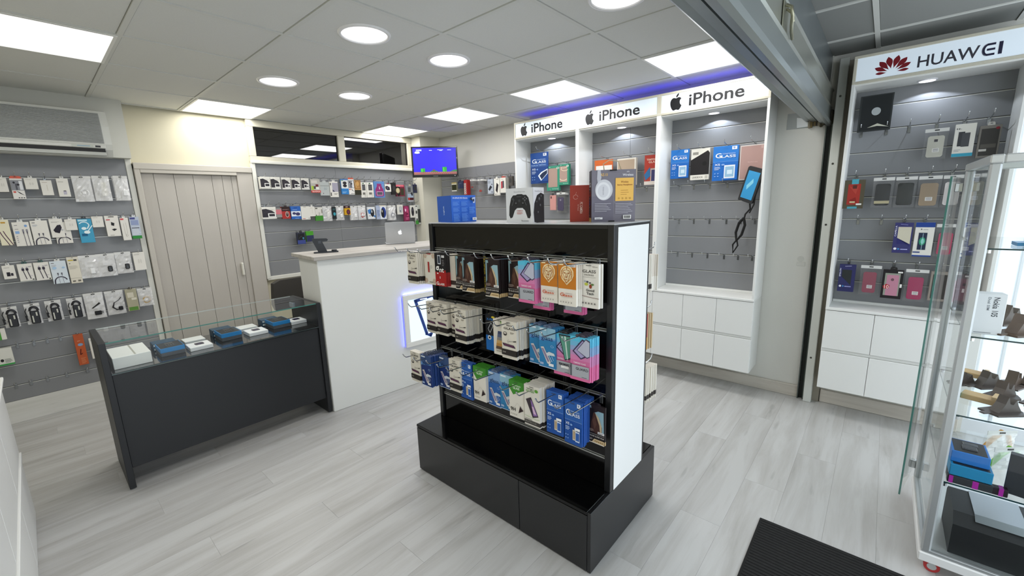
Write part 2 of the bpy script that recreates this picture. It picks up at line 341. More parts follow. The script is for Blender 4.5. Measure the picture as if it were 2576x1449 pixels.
# high windows
wf=MB()
X0,X1,ZB,ZT=1.135,3.13,2.085,2.495
wf.box(X0,X1,2.385,2.44,2.425,ZT,FRAMEW,.004); wf.box(X0,X1,2.385,2.44,ZB,2.135,FRAMEW,.004)
wf.box(X0,1.195,2.386,2.44,2.135,2.425,FRAMEW,.004); wf.box(2.085,2.17,2.386,2.44,2.135,2.425,FRAMEW,.004); wf.box(3.06,X1,2.386,2.44,2.135,2.425,FRAMEW,.004)
win=struct(wf.build('window_1'))
for k,(a,b) in enumerate(((1.195,2.085),(2.17,3.06))):
    q=MB(); q.box(a,b,2.418,2.424,2.135,2.425,WINGLASS); q.build('pane',win)
    q=MB(); kk=mat('#26241f',.5)
    for r_4 in ((a,b,2.135,2.141),(a,b,2.419,2.425),(a,a+.007,2.141,2.419),(b-.007,b,2.141,2.419)): q.box(r_4[0],r_4[1],2.408,2.417,r_4[2],r_4[3],kk)
    q.build('gasket',win)
q=MB(); q.box(1.13,3.13,2.365,2.41,2.062,2.092,TRIMW,.004); struct(q.build('trim_2'))
q=MB(); q.box(1.128,1.165,2.375,2.43,.86,2.062,TRIMW,.004); struct(q.build('trim_3'))
q=MB(); q.box(1.135,3.13,2.38,2.43,.845,.885,TRIMW,.004); struct(q.build('trim_4'))
# folding door
PVC=mat('#b5b0a8',.55,noise=.04,nscale=5); PVCF=mat('#bdb8ae',.5)
dr=MB(); dr.box(.205,.245,2.375,2.435,0,2.01,PVCF,.004); dr.box(.205,1.125,2.37,2.435,1.965,2.02,PVCF,.004); dr.box(.985,1.125,2.385,2.435,0,1.966,PVC,.004); dr.box(.245,.985,2.375,2.40,1.935,1.967,PVCF,.003)
door=struct(dr.build('door_1'))
xs=[.247,.335,.48,.625,.775,.86,.94,.985]
for k in range(len(xs)-1):
    q=MB(); a,b=xs[k],xs[k+1]; s_=1 if k%2 else -1
    q.prism([(a+.0015,2.41-.004*s_),(a+.0015,2.42-.004*s_),((a+b)/2,2.424),(b-.0015,2.42+.004*s_),(b-.0015,2.41+.004*s_),((a+b)/2,2.409)],.01,1.934,PVC); q.build('door_panel',door)
q=MB(); q.box(.905,.925,2.365,2.405,.935,1.065,mat('#dedcd2',.3),.006); q.build('door_handle',door)
# slatwalls -----------------------------------------------------------
def slatwall(name,label,cat,W_,zs,z0,z1,loc,rz,m=SLAT,rail=ALU,th=.018,seam=None,top=None,parent=None,back=None):
    """local: front looks to -y, x from 0 to W_; zs = groove heights"""
    t = empty(name,loc,rz,parent)
    if cat: tag(t,label,cat)
    q=MB(); q.box(0,W_,th*.55,th*1.3,z0,z1,back or mat('#4d4e4d',.7)); q.build('backing_board',t)
    e=[z0]+sorted(zs)+[z1]
    for a,b in zip(e,e[1:]):
        cuts=[0]+([seam] if seam else [])+[W_]
        for c,d in zip(cuts,cuts[1:]):
            q=MB(); q.box(c+(.0006 if c else 0),d-(.0006 if d<W_ else 0),0,th*.6,a+(.0042 if a>z0 else 0),b-(.0042 if b<z1 else 0),m,.0012); q.build('slat',t)
    for z in zs:
        q=MB(); q.box(0,W_,.0005,th*.56,z-.0042,z-.0006,rail); q.box(0,W_,.0075,th*.56,z-.0006,z+.0042,mat('#7a7b77',.5,.2)); q.build('groove_rail',t)
    return t
GL=[.3,.46,.615,.78,.94,1.095,1.25,1.405,1.57,1.72,1.877]
sw1=slatwall('slatwall_panel','grey slatwall to the left of the folding door under the air conditioner','wall panel',1.36,GL,.18,2.045,(-1.2,2.405,0),0)
q=MB(); q.box(1.36,1.40,-.008,.03,.0,2.05,TRIMW,.003); q.build('edge_trim',sw1)
GW=[1.043,1.198,1.35,1.497,1.643,1.79,1.93]
slatwall('slatwall_panel','grey slatwall under the high windows behind the sales counter','wall panel',1.965,GW,.885,2.063,(1.165,2.405,0),0,seam=.86)
GR=[1.10,1.248,1.395,1.54,1.69,1.84,1.93]
slatwall('slatwall_panel','grey slatwall in the corner between television and wall cabinets','wall panel',1.68,GR,.4,2.07,(3.44,2.18,0),-PI/2,seam=.7)

# air conditioner -------------------------------------------------------
ac=tag(empty('air_conditioner',(-1.06,2.30,0)),'white wall air conditioner with ribbed front and black outlet slot','air conditioner')
AW=mat('#d2d3cd',.4); q=MB()
prof=[(0,2.035),(0,2.375),(-.06,2.39),(-.135,2.375),(-.165,2.26),(-.165,2.125),(-.15,2.085),(-.10,2.035)]
q.prism(prof,0,1.13,AW,'x'); q.build('housing',ac)
q=MB()
for i in range(26):
    z=2.355-i*.0088; yy=-.139-.03*min(1,max(0,(2.375-z)/.115))
    q.box(.02,1.085,yy-.0045,yy+.004,z-.0032,z+.0012,mat('#8e9190',.5))
gr=q.build('ribbed_grille',ac)
q=MB(); q.box(.01,1.09,-.168,-.150,2.093,2.117,mat('#cfd0ca',.4),.003); q.build('front_strip',ac)
q=MB(); q.box(.02,1.085,-.159,-.12,2.062,2.0905,mat('#08080a',.6)); q.build('outlet_slot',ac)
q=MB(); q.prism([(-.158,2.041),(-.162,2.064),(-.155,2.066),(-.12,2.039)],.012,1.088,mat('#b9bbb5',.35),'x'); q.build('louvre_flap',ac)
q=MB(); q.box(.90,1.02,-.1695,-.168,2.098,2.113,mat('#b9bfb6',.4)); q.box(.93,1.0,-.1702,-.1695,2.102,2.108,mat('#7f9fb5',.4)); q.box(1.03,1.06,-.1702,-.168,2.099,2.112,mat('#1a1a22',.3)); q.build('badge',ac)

# steel shutter box at the shop front -------------------------------------
sh=tag(empty('roller_shutter',(0,0,0)),'galvanised roller shutter rolled up across the shop entrance','shutter')
q=MB(); q.prism([(-2.035,2.100),(-2.05,2.088),(-2.075,2.092),(-2.08,2.084),(-2.115,2.080),(-2.12,2.094),(-2.13,2.094),(-2.133,2.066),(-2.165,2.058),(-2.165,2.494),(-2.035,2.494)],-1.2,3.335,STEEL,'x'); q.build('slat_roll',sh)
q=MB(); q.prism([(-2.166,2.056),(-2.176,2.040),(-2.196,2.043),(-2.199,2.066),(-2.190,2.075),(-2.190,2.15),(-2.166,2.15)],-1.2,3.33,mat('#a3aaa9',.3,.8),'x'); q.build('bottom_bar',sh)
q=MB(); q.prism([(-2.167,2.151),(-2.186,2.153),(-2.193,2.165),(-2.186,2.178),(-2.186,2.262),(-2.193,2.272),(-2.186,2.285),(-2.167,2.288)],-1.2,3.33,mat('#b0b2a8',.3,.8,noise=.1,nscale=7),'x'); q.build('front_slat',sh)
q=MB(); HB=mat('#9c9a84',.3,.8)
q.box(1.44,1.53,-2.192,-2.187,2.168,2.262,mat('#8d8d7c',.35,.8),.004)
q.tube([(1.46,-2.195,2.245),(1.46,-2.212,2.235),(1.465,-2.217,2.205),(1.49,-2.212,2.185),(1.54,-2.205,2.175),(1.60,-2.2,2.166)],.006,HB,8); q.tube([(1.485,-2.193,2.24),(1.49,-2.213,2.22),(1.50,-2.215,2.195)],.005,HB,8)
q.build('latch_handle',sh)
# upstand where the shutter meets the wall: post, channel, torn plaster
post=tag(empty('shutter_post',(0,0,0)),'white steel post with dark guide channel where the shutter meets the wall','post')
q=MB(); q.box(3.27,3.34,-2.262,-2.212,0,2.46,mat('#cfd2cc',.4),.003); q.build('post_face',post)
q=MB(); q.box(3.30,3.34,-2.212,-2.203,0,2.05,mat('#4e5650',.4,.6)); q.box(3.30,3.34,-2.175,-2.168,0,2.05,mat('#59605c',.4,.6)); q.box(3.33,3.345,-2.205,-2.17,0,2.05,mat('#2b2f2c',.6,.3)); q.build('guide_channel',post)
q=MB()
for z in (.36,1.36,1.78,2.22): q.cyl((3.268,-2.235,z),.007,.004,mat('#4a4a46',.4,.7),12,axis='x')
q.build('screw',post)
q=MB(); q.box(3.325,3.355,-2.305,-2.262,0,2.45,mat('#8b8578',.8)); q.build('filler_strip',post)
q=MB()
rnd=random.Random(3)
for i in range(16):
    y0=-2.16+i*.0115-.09; 
    q.box(3.30+rnd.random()*.02,3.345,y0,y0+.016,2.04+rnd.random()*.015,2.10+rnd.random()*.05,mat(rnd.choice(['#7a6a45','#56513f','#8c8573','#3c382e']),.9),.004)
struct(q.build('trim_5'))
q=MB(); q.box(3.335,3.35,-2.10,-1.93,2.05,2.16,mat('#a3a7a5',.6)); q.prism([(-1.995,2.055),(-1.99,2.125),(-2.03,2.115),(-2.06,2.085),(-2.09,2.07),(-2.09,2.055)],3.325,3.336,mat('#dfe3e3',.8),'x'); struct(q.build('trim_6'))
# doormat
q=MB(); q.box(.55,1.67,-3.4,-2.235,.0005,.007,mat('#141414',.95,noise=.5,nscale=70,bump=.6),.002)
dm=tag(q.build('doormat'),'black ribbed entrance mat on the pale floor','doormat')
q=MB()
for i in range(62): q.box(.562+i*.0178,.571+i*.0178,-3.39,-2.245,.006,.0095,mat('#1a1a1a',.95,noise=.6,nscale=60))
q.build('pile_ribs',dm)['kind']='stuff'
# shop window on the street side, past the cabinet with the flower sign
FM=bpy.data.materials.new('frosted_panel'); FM.use_nodes=True; nt=FM.node_tree; nt.nodes.clear()
o_=nt.nodes.new('ShaderNodeOutputMaterial'); mx=nt.nodes.new('ShaderNodeMixShader'); mx.inputs[0].default_value=.45
d_=nt.nodes.new('ShaderNodeBsdfDiffuse'); d_.inputs[0].default_value=(.85,.88,.92,1); t_=nt.nodes.new('ShaderNodeBsdfTranslucent'); t_.inputs[0].default_value=(.82,.88,.95,1)
nt.links.new(d_.outputs[0],mx.inputs[1]); nt.links.new(t_.outputs[0],mx.inputs[2]); nt.links.new(mx.outputs[0],o_.inputs[0])
q=MB(); WF=mat('#dfe3e6',.4)
for y in (-3.10,-3.20,-3.44,-3.70): q.box(3.37,3.40,y,y+.018,0,2.5,WF,.004)
q.box(3.36,3.42,-3.7,-3.07,2.44,2.5,WF); q.box(3.36,3.42,-3.7,-3.07,0,.10,WF); w2=struct(q.build('window_2'))
for a,b in ((-3.0995,-3.0701),(-3.1995,-3.0995),(-3.439,-3.1995),(-3.70,-3.439)):
    q=MB(); q.face([(3.402,a,.1),(3.402,b,.1),(3.402,b,2.44),(3.402,a,2.44)],FM); q.build('pane',w2)

# ------------------------------------------------------------------ wall cabinets
def downlight(parent,x,y,z):
    q=MB(); q.cyl((x,y,z-.006),.046,.007,mat('#e6e6ea',.3),24); q.cyl((x,y,z-.0065),.038,.001,mat('#f6f4ff',.5,emit=2.2),24); return q.build('spot_lamp',parent)
SIGN=mat('#dbe7f1',.5,emit=.26)
def wall_cabinet(label,y0,y1,xf,xb,grooves,ndoors,sign,doorw=.265,back_top=2.24,seam=None):
    """y0 > y1 (left to right as one faces it). local: x along the front (0..W), -y forward"""
    Wd=y0-y1; t=tag(empty('wall_cabinet',(xf,y0,0),-PI/2),label,'cabinet')
    D=xb-xf
    for x in (0,Wd-.018):
        q=MB(); q.box(x,x+.018,0,D,.80,2.41,WHITE,.0015); q.build('side_panel',t)
    q=MB(); q.box(0,Wd,.019,D,.20,.782,WHITE2,.0015); q.build('base_carcass',t)
    q=MB(); q.box(0,Wd,-.004,D,.782,.80,WHITE,.002); q.build('shelf',t)
    q=MB(); q.box(0.02,Wd-.02,D-.03,D-.012,.80,.818,WHITE,.002); q.build('back_ledge',t)
    q=MB(); q.box(.018,Wd-.018,.01,D,2.235,2.25,WHITE,.0015); q.build('soffit',t)
    q=MB(); q.box(.018,Wd-.018,.012,D,2.395,2.41,WHITE); q.build('top_panel',t)
    q=MB(); q.box(0,Wd,-.001,.012,2.245,2.262,FRAMEW,.002); q.box(0,Wd,-.001,.012,2.395,2.412,FRAMEW,.002); q.box(0,.018,-.001,.012,2.262,2.395,FRAMEW,.002); q.box(Wd-.018,Wd,-.001,.012,2.262,2.395,FRAMEW,.002)
    hd=q.build('sign_box',t)
    q=MB(); q.box(.018,Wd-.018,.003,.008,2.262,2.395,SIGN); q.build('lit_face',hd)
    for nm,pr in sign(Wd-.036): o=pr.build(nm,hd); o.location=(Wd/2,.0035,2.395)
    k=slatwall('slatwall_back','', None, Wd-.036, grooves, .80, 2.235, (.018,D-.012,0), 0, th=.016, seam=seam, parent=t)
    # k is a child group: flatten to parts
    for c in list(k.children): c.parent=t; c.location=(.018,D-.012,0)
    bpy.data.objects.remove(k)
    for r,(a,b) in enumerate(((.204,.479),(.503,.778))):
        x=.0; i=0
        while x<Wd-.02 and i<ndoors:
            w_=min(doorw,Wd-x)
            q=MB(); q.box(x+.0012,x+w_-.0012,0,.018,a,b,WHITE,.0015); q.build('cabinet_door',t); x+=doorw; i+=1
        if x<Wd-.03:
            q=MB(); q.box(x+.002,Wd-.001,.004,.018,a,b,WHITE,.0015); q.build('filler_panel',t)
    q=MB(); q.box(0,Wd,.008,.019,.481,.501,WHITE2,.001); q.build('grip_rail',t)
    downlight(t,Wd/2-.02,xb-xf-.10,2.234)
    return t
SB='#121317'
def s_phone(w):
    a=Print(w,.133); a.FR(.095,.235,.03,.99,SB); b=Print(w,.133); b.T('iPhone',.285,.80,.17,.83,SB); return [('fruit_logo',a),('lettering',b)]
NG=[.957,1.105,1.25,1.398,1.545,1.69,1.84,1.985,2.13]
s1=wall_cabinet('white wall cabinet with lit fruit-logo sign, nearest the corner television',.50,-.28,3.07,3.335,NG,3,s_phone,.26)
s2=wall_cabinet('white wall cabinet with lit fruit-logo sign, middle one of three',-.28,-1.065,3.07,3.335,NG,3,s_phone,.2617,seam=.40)
s3=wall_cabinet('white wall cabinet with lit fruit-logo sign and empty display hooks beside the plain wall',-1.065,-1.862,3.07,3.335,NG,3,s_phone,.2657)
def s_flower(w):
    out_=[]; p=Print(w,.133)
    RED='#7c1520'; cx,cz=.235,.17; asp=p.h/p.w
    for s_ in (-1,1):
        for an,l,wd in ((13,.55,.100),(38,.53,.100),(62,.47,.088),(87,.36,.060)):
            th=math.radians(an)*s_; ux,uz=math.sin(th),math.cos(th); b0=.15
            pts=[]
            for i in range(14):
                tt=i/13; rr_=b0+l*tt; ww=wd*math.sin(PI*tt**1.45)
                pts.append((rr_,ww))
            out=[(a,b) for a,b in pts]+[(a,-b) for a,b in pts[-2:0:-1]]
            pp=Print(w,.133); out_.append(('petal',pp)); pp.G([(cx+(ux*a+uz*b)*asp*1.12,cz+(uz*a-ux*b)*.98) for a,b in out],RED)
    D2='#3a3a42'; k='#1c1c38'
    p.T('HUAW',.39,.735,.16,.63,D2)
    for z in (.16,.355,.55): p.R(.772,.815,z,z+.08,k)
    p.A(.776,.395,.022,.195,90,270,.0110,k,24); p.R(.832,.852,.16,.63,k); return out_+[('lettering',p)]
s4=wall_cabinet('white wall cabinet with lit red flower-logo sign behind the glass showcase',-2.30,-3.05,3.10,3.36,NG,2,s_flower,.265)
# blue led strip lying on the cabinet tops
q=MB(); q.box(3.20,3.22,-1.85,.49,2.411,2.417,mat('#2414ff',.5,emit=2.5)); tag(q.build('led_strip'),'blue glowing light strip on top of the wall cabinets under the ceiling','light strip')
# low white cabinet at the left edge
t=tag(empty('drawer_cabinet',(0,0,0)),'low white drawer cabinet along the left edge of the room','cabinet')
q=MB(); q.box(-1.19,-.715,-2.6,.70,.0,.775,WHITE2,.002); q.build('carcass',t)
q=MB(); q.box(-1.2,-.685,-2.6,.705,.775,.79,WHITE,.003); q.build('worktop',t)
for (a,b) in ((.03,.355),(.385,.765)):
    for i in range(6):
        y1=.70-i*.55; q=MB(); q.box(-.715,-.70,y1-.546,y1-.003,a,b,WHITE,.002); q.build('drawer_front',t)
q=MB(); q.box(-.715,-.693,-2.6,.70,.360,.380,WHITE,.002); q.build('grip_rail',t)

# ------------------------------------------------------------------ sales counter (front face turned about 5 degrees)
CA=math.atan2(-.10,1.0)
ct=tag(empty('sales_counter',(.877,.568,0),CA),'white sales counter with grey worktop and a lit picture panel in its front','counter')
q=MB(); q.box(0,1.75,0,.42,0,1.205,mat('#dfe0dc',.5),.004); q.build('counter_body',ct)
q=MB(); q.box(-.03,1.8,-.03,.50,1.205,1.235,TOPW,.003); q.build('worktop',ct)
# lit panel (not a child of anything else: part of the counter)
q=MB(); x0,x1,z0,z1=.655,1.125,.365,.83
for a,b,c,d in ((x0,x1,z0,z0+.045),(x0,x1,z1-.045,z1),(x0,x0+.045,z0+.045,z1-.045),(x1-.045,x1,z0+.045,z1-.045)): q.box(a,b,-.03,-.012,c,d,mat('#e3e3df',.4),.003)
fr=q.build('picture_frame',ct)
q=MB(); q.box(x0+.04,x1-.04,-.022,-.014,z0+.04,z1-.04,mat('#d3e6f6',.4,emit=.72)); q.build('lit_face',fr)
q=MB(); B=mat('#1c3f8f',.4)
def loop(pts,w,y): 
    for (a,b),(c,d) in zip(pts,pts[1:]+pts[:1]):
        l=math.hypot(c-a,d-b); nx,nz=-(d-b)/l*w/2,(c-a)/l*w/2; ex,ez=(c-a)/l*w*.45,(d-b)/l*w*.45
        q.face([(a-nx-ex,y,b-nz-ez),(c-nx+ex,y,d-nz+ez),(c+nx+ex,y,d+nz+ez),(a+nx-ex,y,b+nz-ez)],B)
loop([(.775,.765),(.96,.79),(1.01,.60),(.905,.425),(.865,.45)],.028,-.0235)
q.box(.82,.89,-.0245,-.024,.768,.776,mat('#e8f2fb',.4,emit=.8)); q.box(.885,.97,-.0245,-.0235,.58,.69,B,.0); q.cyl((.885,-.0255,.452),.007,.001,mat('#e8f2fb',.4,emit=.8),12,axis='y'); q.build('phone_logo',fr)
q=MB(); bl=mat('#2030ff',.5,emit=7)
for a,b,c,d in ((x0+.01,x1-.01,z1-.016,z1-.01),(x0+.01,x0+.016,z0+.01,z1-.016)): q.box(a,b,-.010,-.003,c,d,bl)
q.build('blue_backlight',ct)
lm=lamp('sign_backlight','AREA',(0,0,0),.35,(.12,.16,1),.44,shape='RECTANGLE',size_y=.02); lm.parent=ct; lm.location=((x0+x1)/2,-.008,z1+.004); lm.rotation_euler=(PI*.88,0,0)
lm=lamp('sign_backlight','AREA',(0,0,0),.16,(.12,.16,1),.02,shape='RECTANGLE',size_y=.44); lm.parent=ct; lm.location=(x0-.004,-.008,(z0+z1)/2); lm.rotation_euler=(PI/2,0,PI/2)
CM=ct.matrix_world.copy()

# laptop, stand, seat behind the counter
lp=tag(empty('laptop',(1.82,.875,1.2355),-.50),'open silver laptop with a white fruit logo on the sales counter','laptop')
AL=mat('#b4b6b8',.32,.55)
q=MB(); q.prism([(-.135+.012,0),(.135-.012,0),(.135,.012),(.135,.185),(.127,.193),(-.127,.193),(-.135,.185),(-.135,.012)],.0,.006,AL,'y'); lid=q.build('lid',lp,(0,-.006,.013)); lid.rotation_euler=(-.14*-1,0,0)
q=MB(); q.box(-.135,.135,0,.19,0,.012,AL,.004); q.build('keyboard_base',lp)
q=MB(); q.box(-.125,.125,.05,.15,.0122,.014,mat('#191a1c',.5)); q.build('keys',lp)
pr=Print(.04,.046,-.0005); pr.FR(0,1,0,1,mat('#f6f8fa',.3,emit=.5)); o=pr.build('fruit_logo',lid); o.location=(0,0,.123)
t=tag(empty('charging_stand',(1.06,.78,1.2355),-.45),'black three in one charging stand on the left end of the sales counter','stand')
SB2=mat('#22262d',.45)
q=MB(); q.prism([(-.085,-.035),(.075,-.035),(.085,-.025),(.085,.03),(.075,.04),(-.085,.04),(-.095,.03),(-.095,-.025)],0,.008,SB2); q.build('base',t)
q=MB(); q.prism([(-.062,.008),(.004,.008),(-.026,.088),(.008,.09),(.016,.098),(.016,.106),(.006,.113),(-.096,.115),(-.10,.105)],-.012,.0,SB2,'y'); q.build('upright',t)
q=MB(); q.cyl((.055,0,.008),.02,.012,SB2,18); q.box(-.055,-.035,-.0135,-.012,.075,.095,mat('#3a3f47',.4)); q.build('charging_pad',t)
t=tag(empty('office_chair',(1.2,1.75,0),.1),'dark brown padded chair back behind the sales counter','chair')
BR=mat('#33302c',.75)
q=MB(); q.prism([(-.24,.64),(.24,.64),(.26,.70),(.24,.90),(.18,.925),(-.18,.925),(-.24,.90),(-.26,.70)],-.0,.06,BR,'y'); q.box(-.24,.24,-.012,.0,.72,.735,mat('#26231f',.8)); q.build('backrest',t)
q=MB(); q.box(-.25,.25,-.45,.02,.44,.53,BR,.03); q.build('seat',t)
q=MB(); q.cyl((0,-.22,.08),.025,.36,CHROME,14)
for i in range(5): a=2*PI*i/5; q.tube([(0,-.22,.09),(.26*math.cos(a),-.22+.26*math.sin(a),.045)],.014,DARK,8); q.cyl((.26*math.cos(a),-.22+.26*math.sin(a)-.012,.028),.027,.024,DARK,12,axis='y')
q.tube([(0,-.1,.44),(0,.08,.50),(0,.075,.68)],.014,DARK,8); q.build('pedestal',t)

# ------------------------------------------------------------------ television
tv=tag(empty('television',(3.10,1.875,2.14),-math.radians(41)),'black television hung in the corner, screen showing a blue platform game','television')
q=MB(); w_,h_=.292,.19; 
for a,b,c,d in ((-w_,w_,-h_,-h_+.034),(-w_,w_,h_-.018,h_),(-w_,-w_+.02,-h_+.034,h_-.018),(w_-.02,w_,-h_+.034,h_-.018)): q.box(a,b,-.012,.02,c,d,mat('#0e0c0f',.2,coat=.5),.003)
q.box(-w_+.01,w_-.01,.0,.045,-h_+.01,h_-.01,DARK,.01); q.build('housing',tv)
pr=Print(.545,.33,-.004); pr.R(0,1,0,1,mat('#2219be',.4,emit=.8))
ee=lambda c,e=.8: mat(c,.4,emit=e)
pr.R(0,1,0,.105,ee('#7d4d4a',.6))
for i in range(22): pr.R(i/22+.006,(i+1)/22-.006,.058,.098,ee('#a06a62',.6)); pr.R(i/22-.015 if i else 0,(i+1)/22-.028,.008,.048,ee('#8f5a56',.6))
for x,hh in ((.16,.235),(.665,.28)): pr.R(x,x+.10,.105,hh,ee('#1f8a2a')); pr.R(x+.02,x+.04,.105,hh-.01,ee('#3fb04a'))
pr.G([(.38,.105),(.42,.15),(.48,.165),(.53,.14),(.57,.105)],ee('#2c6b34')); pr.G([(.84,.105),(.90,.15),(.97,.18),(1,.17),(1,.105)],ee('#2c6b34')); pr.R(.44,.49,.14,.19,ee('#5a3f30'))
for cx,cz,rx in ((.105,.815,.06),(.09,.84,.035),(.13,.84,.03)): pr.E(cx,cz,rx,.025,ee('#cfe0f5'))
for x0_,x1_,z_ in ((.08,.25,.915),(.08,.25,.885),(.38,.47,.895),(.57,.75,.915),(.62,.70,.885),(.80,.92,.905)): pr.lines(x0_,x1_,z_,z_+.018,1,ee('#c9d4ff'),.9)
o=pr.build('screen_picture',tv); o.location=(0,-.004,.172)
q=MB(); q.box(-.03,.03,-.0125,-.012,-h_+.012,-h_+.017,mat('#8a8a8a',.3)); q.cyl((w_-.045,-.0125,-h_+.017),.006,.001,mat('#c0c0c0',.3),12,axis='y'); q.build('badge',tv)
q=MB(); q.box(-.05,.05,.045,.05,-.05,.05,DARK); q.tube([(0,.05,0),(0,.30,0)],.015,DARK,8); q.build('wall_bracket',tv)

# ------------------------------------------------------------------ black glass-topped showcase
sc=tag(empty('showcase_counter',(0,0,0)),'black display counter with glass top, phone boxes inside, before the folding door','showcase')
K=mat('#17191c',.45,noise=.06,nscale=3)
for x in (-.338,.842):
    q=MB(); q.box(x,x+.030,.585,1.06,.006,.887,K,.002); q.cyl((x+.015,.61,0),.014,.006,CHROME,14); q.cyl((x+.015,1.03,0),.014,.006,CHROME,14); q.build('side_panel',sc)
q=MB(); q.box(-.308,.842,.600,.616,.125,.695,K,.002); q.build('front_panel',sc)
q=MB(); q.box(-.308,.842,.616,1.03,.125,.141,K); q.build('bottom_panel',sc)
q=MB(); q.box(-.308,.842,.59,1.05,.695,.707,mat('#141518',.12,coat=.6),.001); q.build('display_shelf',sc)
q=MB(); q.box(-.308,.842,1.03,1.046,.3,.695,K); q.build('back_panel',sc)
q=MB(); q.box(-.308,.842,.586,.594,.700,.704,mat('#5c6a68',.25,.7)); q.build('glass_channel',sc)
q=MB(); q.box(-.307,.841,.588,1.055,.880,.886,GLASS); q.build('glass_top',sc)
q=MB(); q.box(-.307,.841,.5875,.5885,.8795,.8865,GLASS_EDGE); q.box(-.307,.841,1.0545,1.0555,.8795,.8865,mat('#bfc8c4',.1)); q.build('glass_edge',sc)
q=MB(); q.box(-.307,.841,.589,.594,.705,.879,GLASS); q.build('front_glass',sc)
q=MB(); q.box(.825,.842,.97,1.05,.80,.84,mat('#8fa0ac',.2,.5),.003); q.build('lock',sc)

# ------------------------------------------------------------------ goods: builders
LABELS={}
def facing(wall):   # rotation so that the front looks away from the wall into the shop
    return {'back':0.,'right':-PI/2,'left':PI/2}[wall]
def put(wall,plane,pos,z):
    """origin of an item: top middle of its front; plane = coordinate of that front"""
    return (pos,plane,z) if wall=='back' else (plane,pos,z)
TABM=mat('#e6e6e2',.3)
def carton(name,w,h,d,bands,edge=None,tabcol=None,tabw=.35,tabh=.022,bev=.0012):
    """box hanging from its tab; bands = [(from, to, colour)] up the height, wrapped round all four sides"""
    q=MB()
    for a,b,c in bands:
        m=c if not isinstance(c,str) else mat(c,.42)
        q.box(-w/2,w/2,0,d,-h+a*h,-h+b*h,m,bev if len(bands)==1 else 0)
    o=q.build(name)
    if tabcol:
        q=MB(); m=tabcol if not isinstance(tabcol,str) else mat(tabcol,.35); tw=w*tabw
        y=.001
        q.prism([(-tw/2,0),(tw/2,0),(tw/2*.92,tabh*.75),(tw/2*.7,tabh),(tw*.16,tabh),(tw*.16,tabh*.45),(-tw*.16,tabh*.45),(-tw*.16,tabh),(-tw/2*.7,tabh),(-tw/2*.92,tabh*.75)],y,y+.0012,m,'y')
        q.box(-tw*.16,tw*.16,y,y+.0012,tabh*.72,tabh,m); q.build('hang_tab',o)
    return o
def pouch(name,w,h,d,seed=0,fill=.8,amp=.009,skin=None):
    """crinkled clear bag: front and back skins, sealed rim and header"""
    r=random.Random(seed); nx,nz=7,10; vs=[]; fs=[]
    for s in (0,1):
        for j in range(nz+1):
            for i in range(nx+1):
                u,v=i/nx,j/nz; b=max(0,math.sin(PI*u))**.6*max(0,math.sin(PI*min(1,v/.86)))**.6 if v<.86 else 0
                y=(d*.5-(d*.5*b*(1 if s==0 else -1))*fill)+(r.random()-.5)*amp*(b>0)
                vs.append(((u-.5)*w*(1-.02*math.sin(PI*v)),y if s==0 else max(y,d*.5+.0006),-h+v*h))
    n=(nx+1)*(nz+1)
    for s in (0,1):
        for j in range(nz):
            for i in range(nx):
                a=s*n+j*(nx+1)+i; f=(a,a+1,a+nx+2,a+nx+1); fs.append(f if s==0 else f[::-1])
    q=MB(); q.raw(vs,fs,skin or BAG,False); o=q.build(name)
    q=MB(); q.box(-w/2,w/2,d*.5-.001,d*.5+.0012,-.020,0,mat('#e9e9e6',.25,alpha=.75)); q.box(-w*.1,w*.1,d*.5-.0016,d*.5-.001,-.013,-.006,mat('#2c2c2c',.6)); q.build('header_strip',o)
    return o
def child(q,name,o): return q.build(name,o)
# --- designs: each takes (p) the Print of the front face
def D_glasspro(p,top=True):
    k='#3a332b'
    if top: p.T('GLASS',.12,.86,.85,.91,k); p.T('PRO+',.30,.72,.77,.82,k)
    else: p.T('PRO+',.34,.74,.86,.91,k); p.T('GLASS',.16,.90,.775,.835,k)
    p.E(.24,.66,.13,.055,'#4a4440'); p.E(.24,.667,.085,.036,'#cfc7bc'); p.R(.17,.31,.625,.655,'#3c3836')
    p.lines(.60,.85,.68,.73,2,'#8d857a'); p.lines(.12,.85,.045,.06,1,'#b7b0a4')
    p.G([(.05,.405),(.82,.385),(.93,.315),(.14,.335)],'#2d1f31'); p.G([(.12,.393),(.78,.376),(.86,.33),(.20,.345)],'#5d3350')
    p.A(.52,.47,.10,.05,100,260,.0012,'#8b8078',8); p.L([(.47,.47),(.62,.475),(.99,.505)],.0016,'#1c1a1a'); p.L([(.80,.488),(.99,.505)],.004,'#161414')
    p.R(0,1,.09,.24,'#2b2724'); p.T('HD',.16,.28,.155,.185,'#cfc9bf'); p.R(.08,.13,.15,.19,'#8e8880')
def D_proglass(p): D_glasspro(p,False)
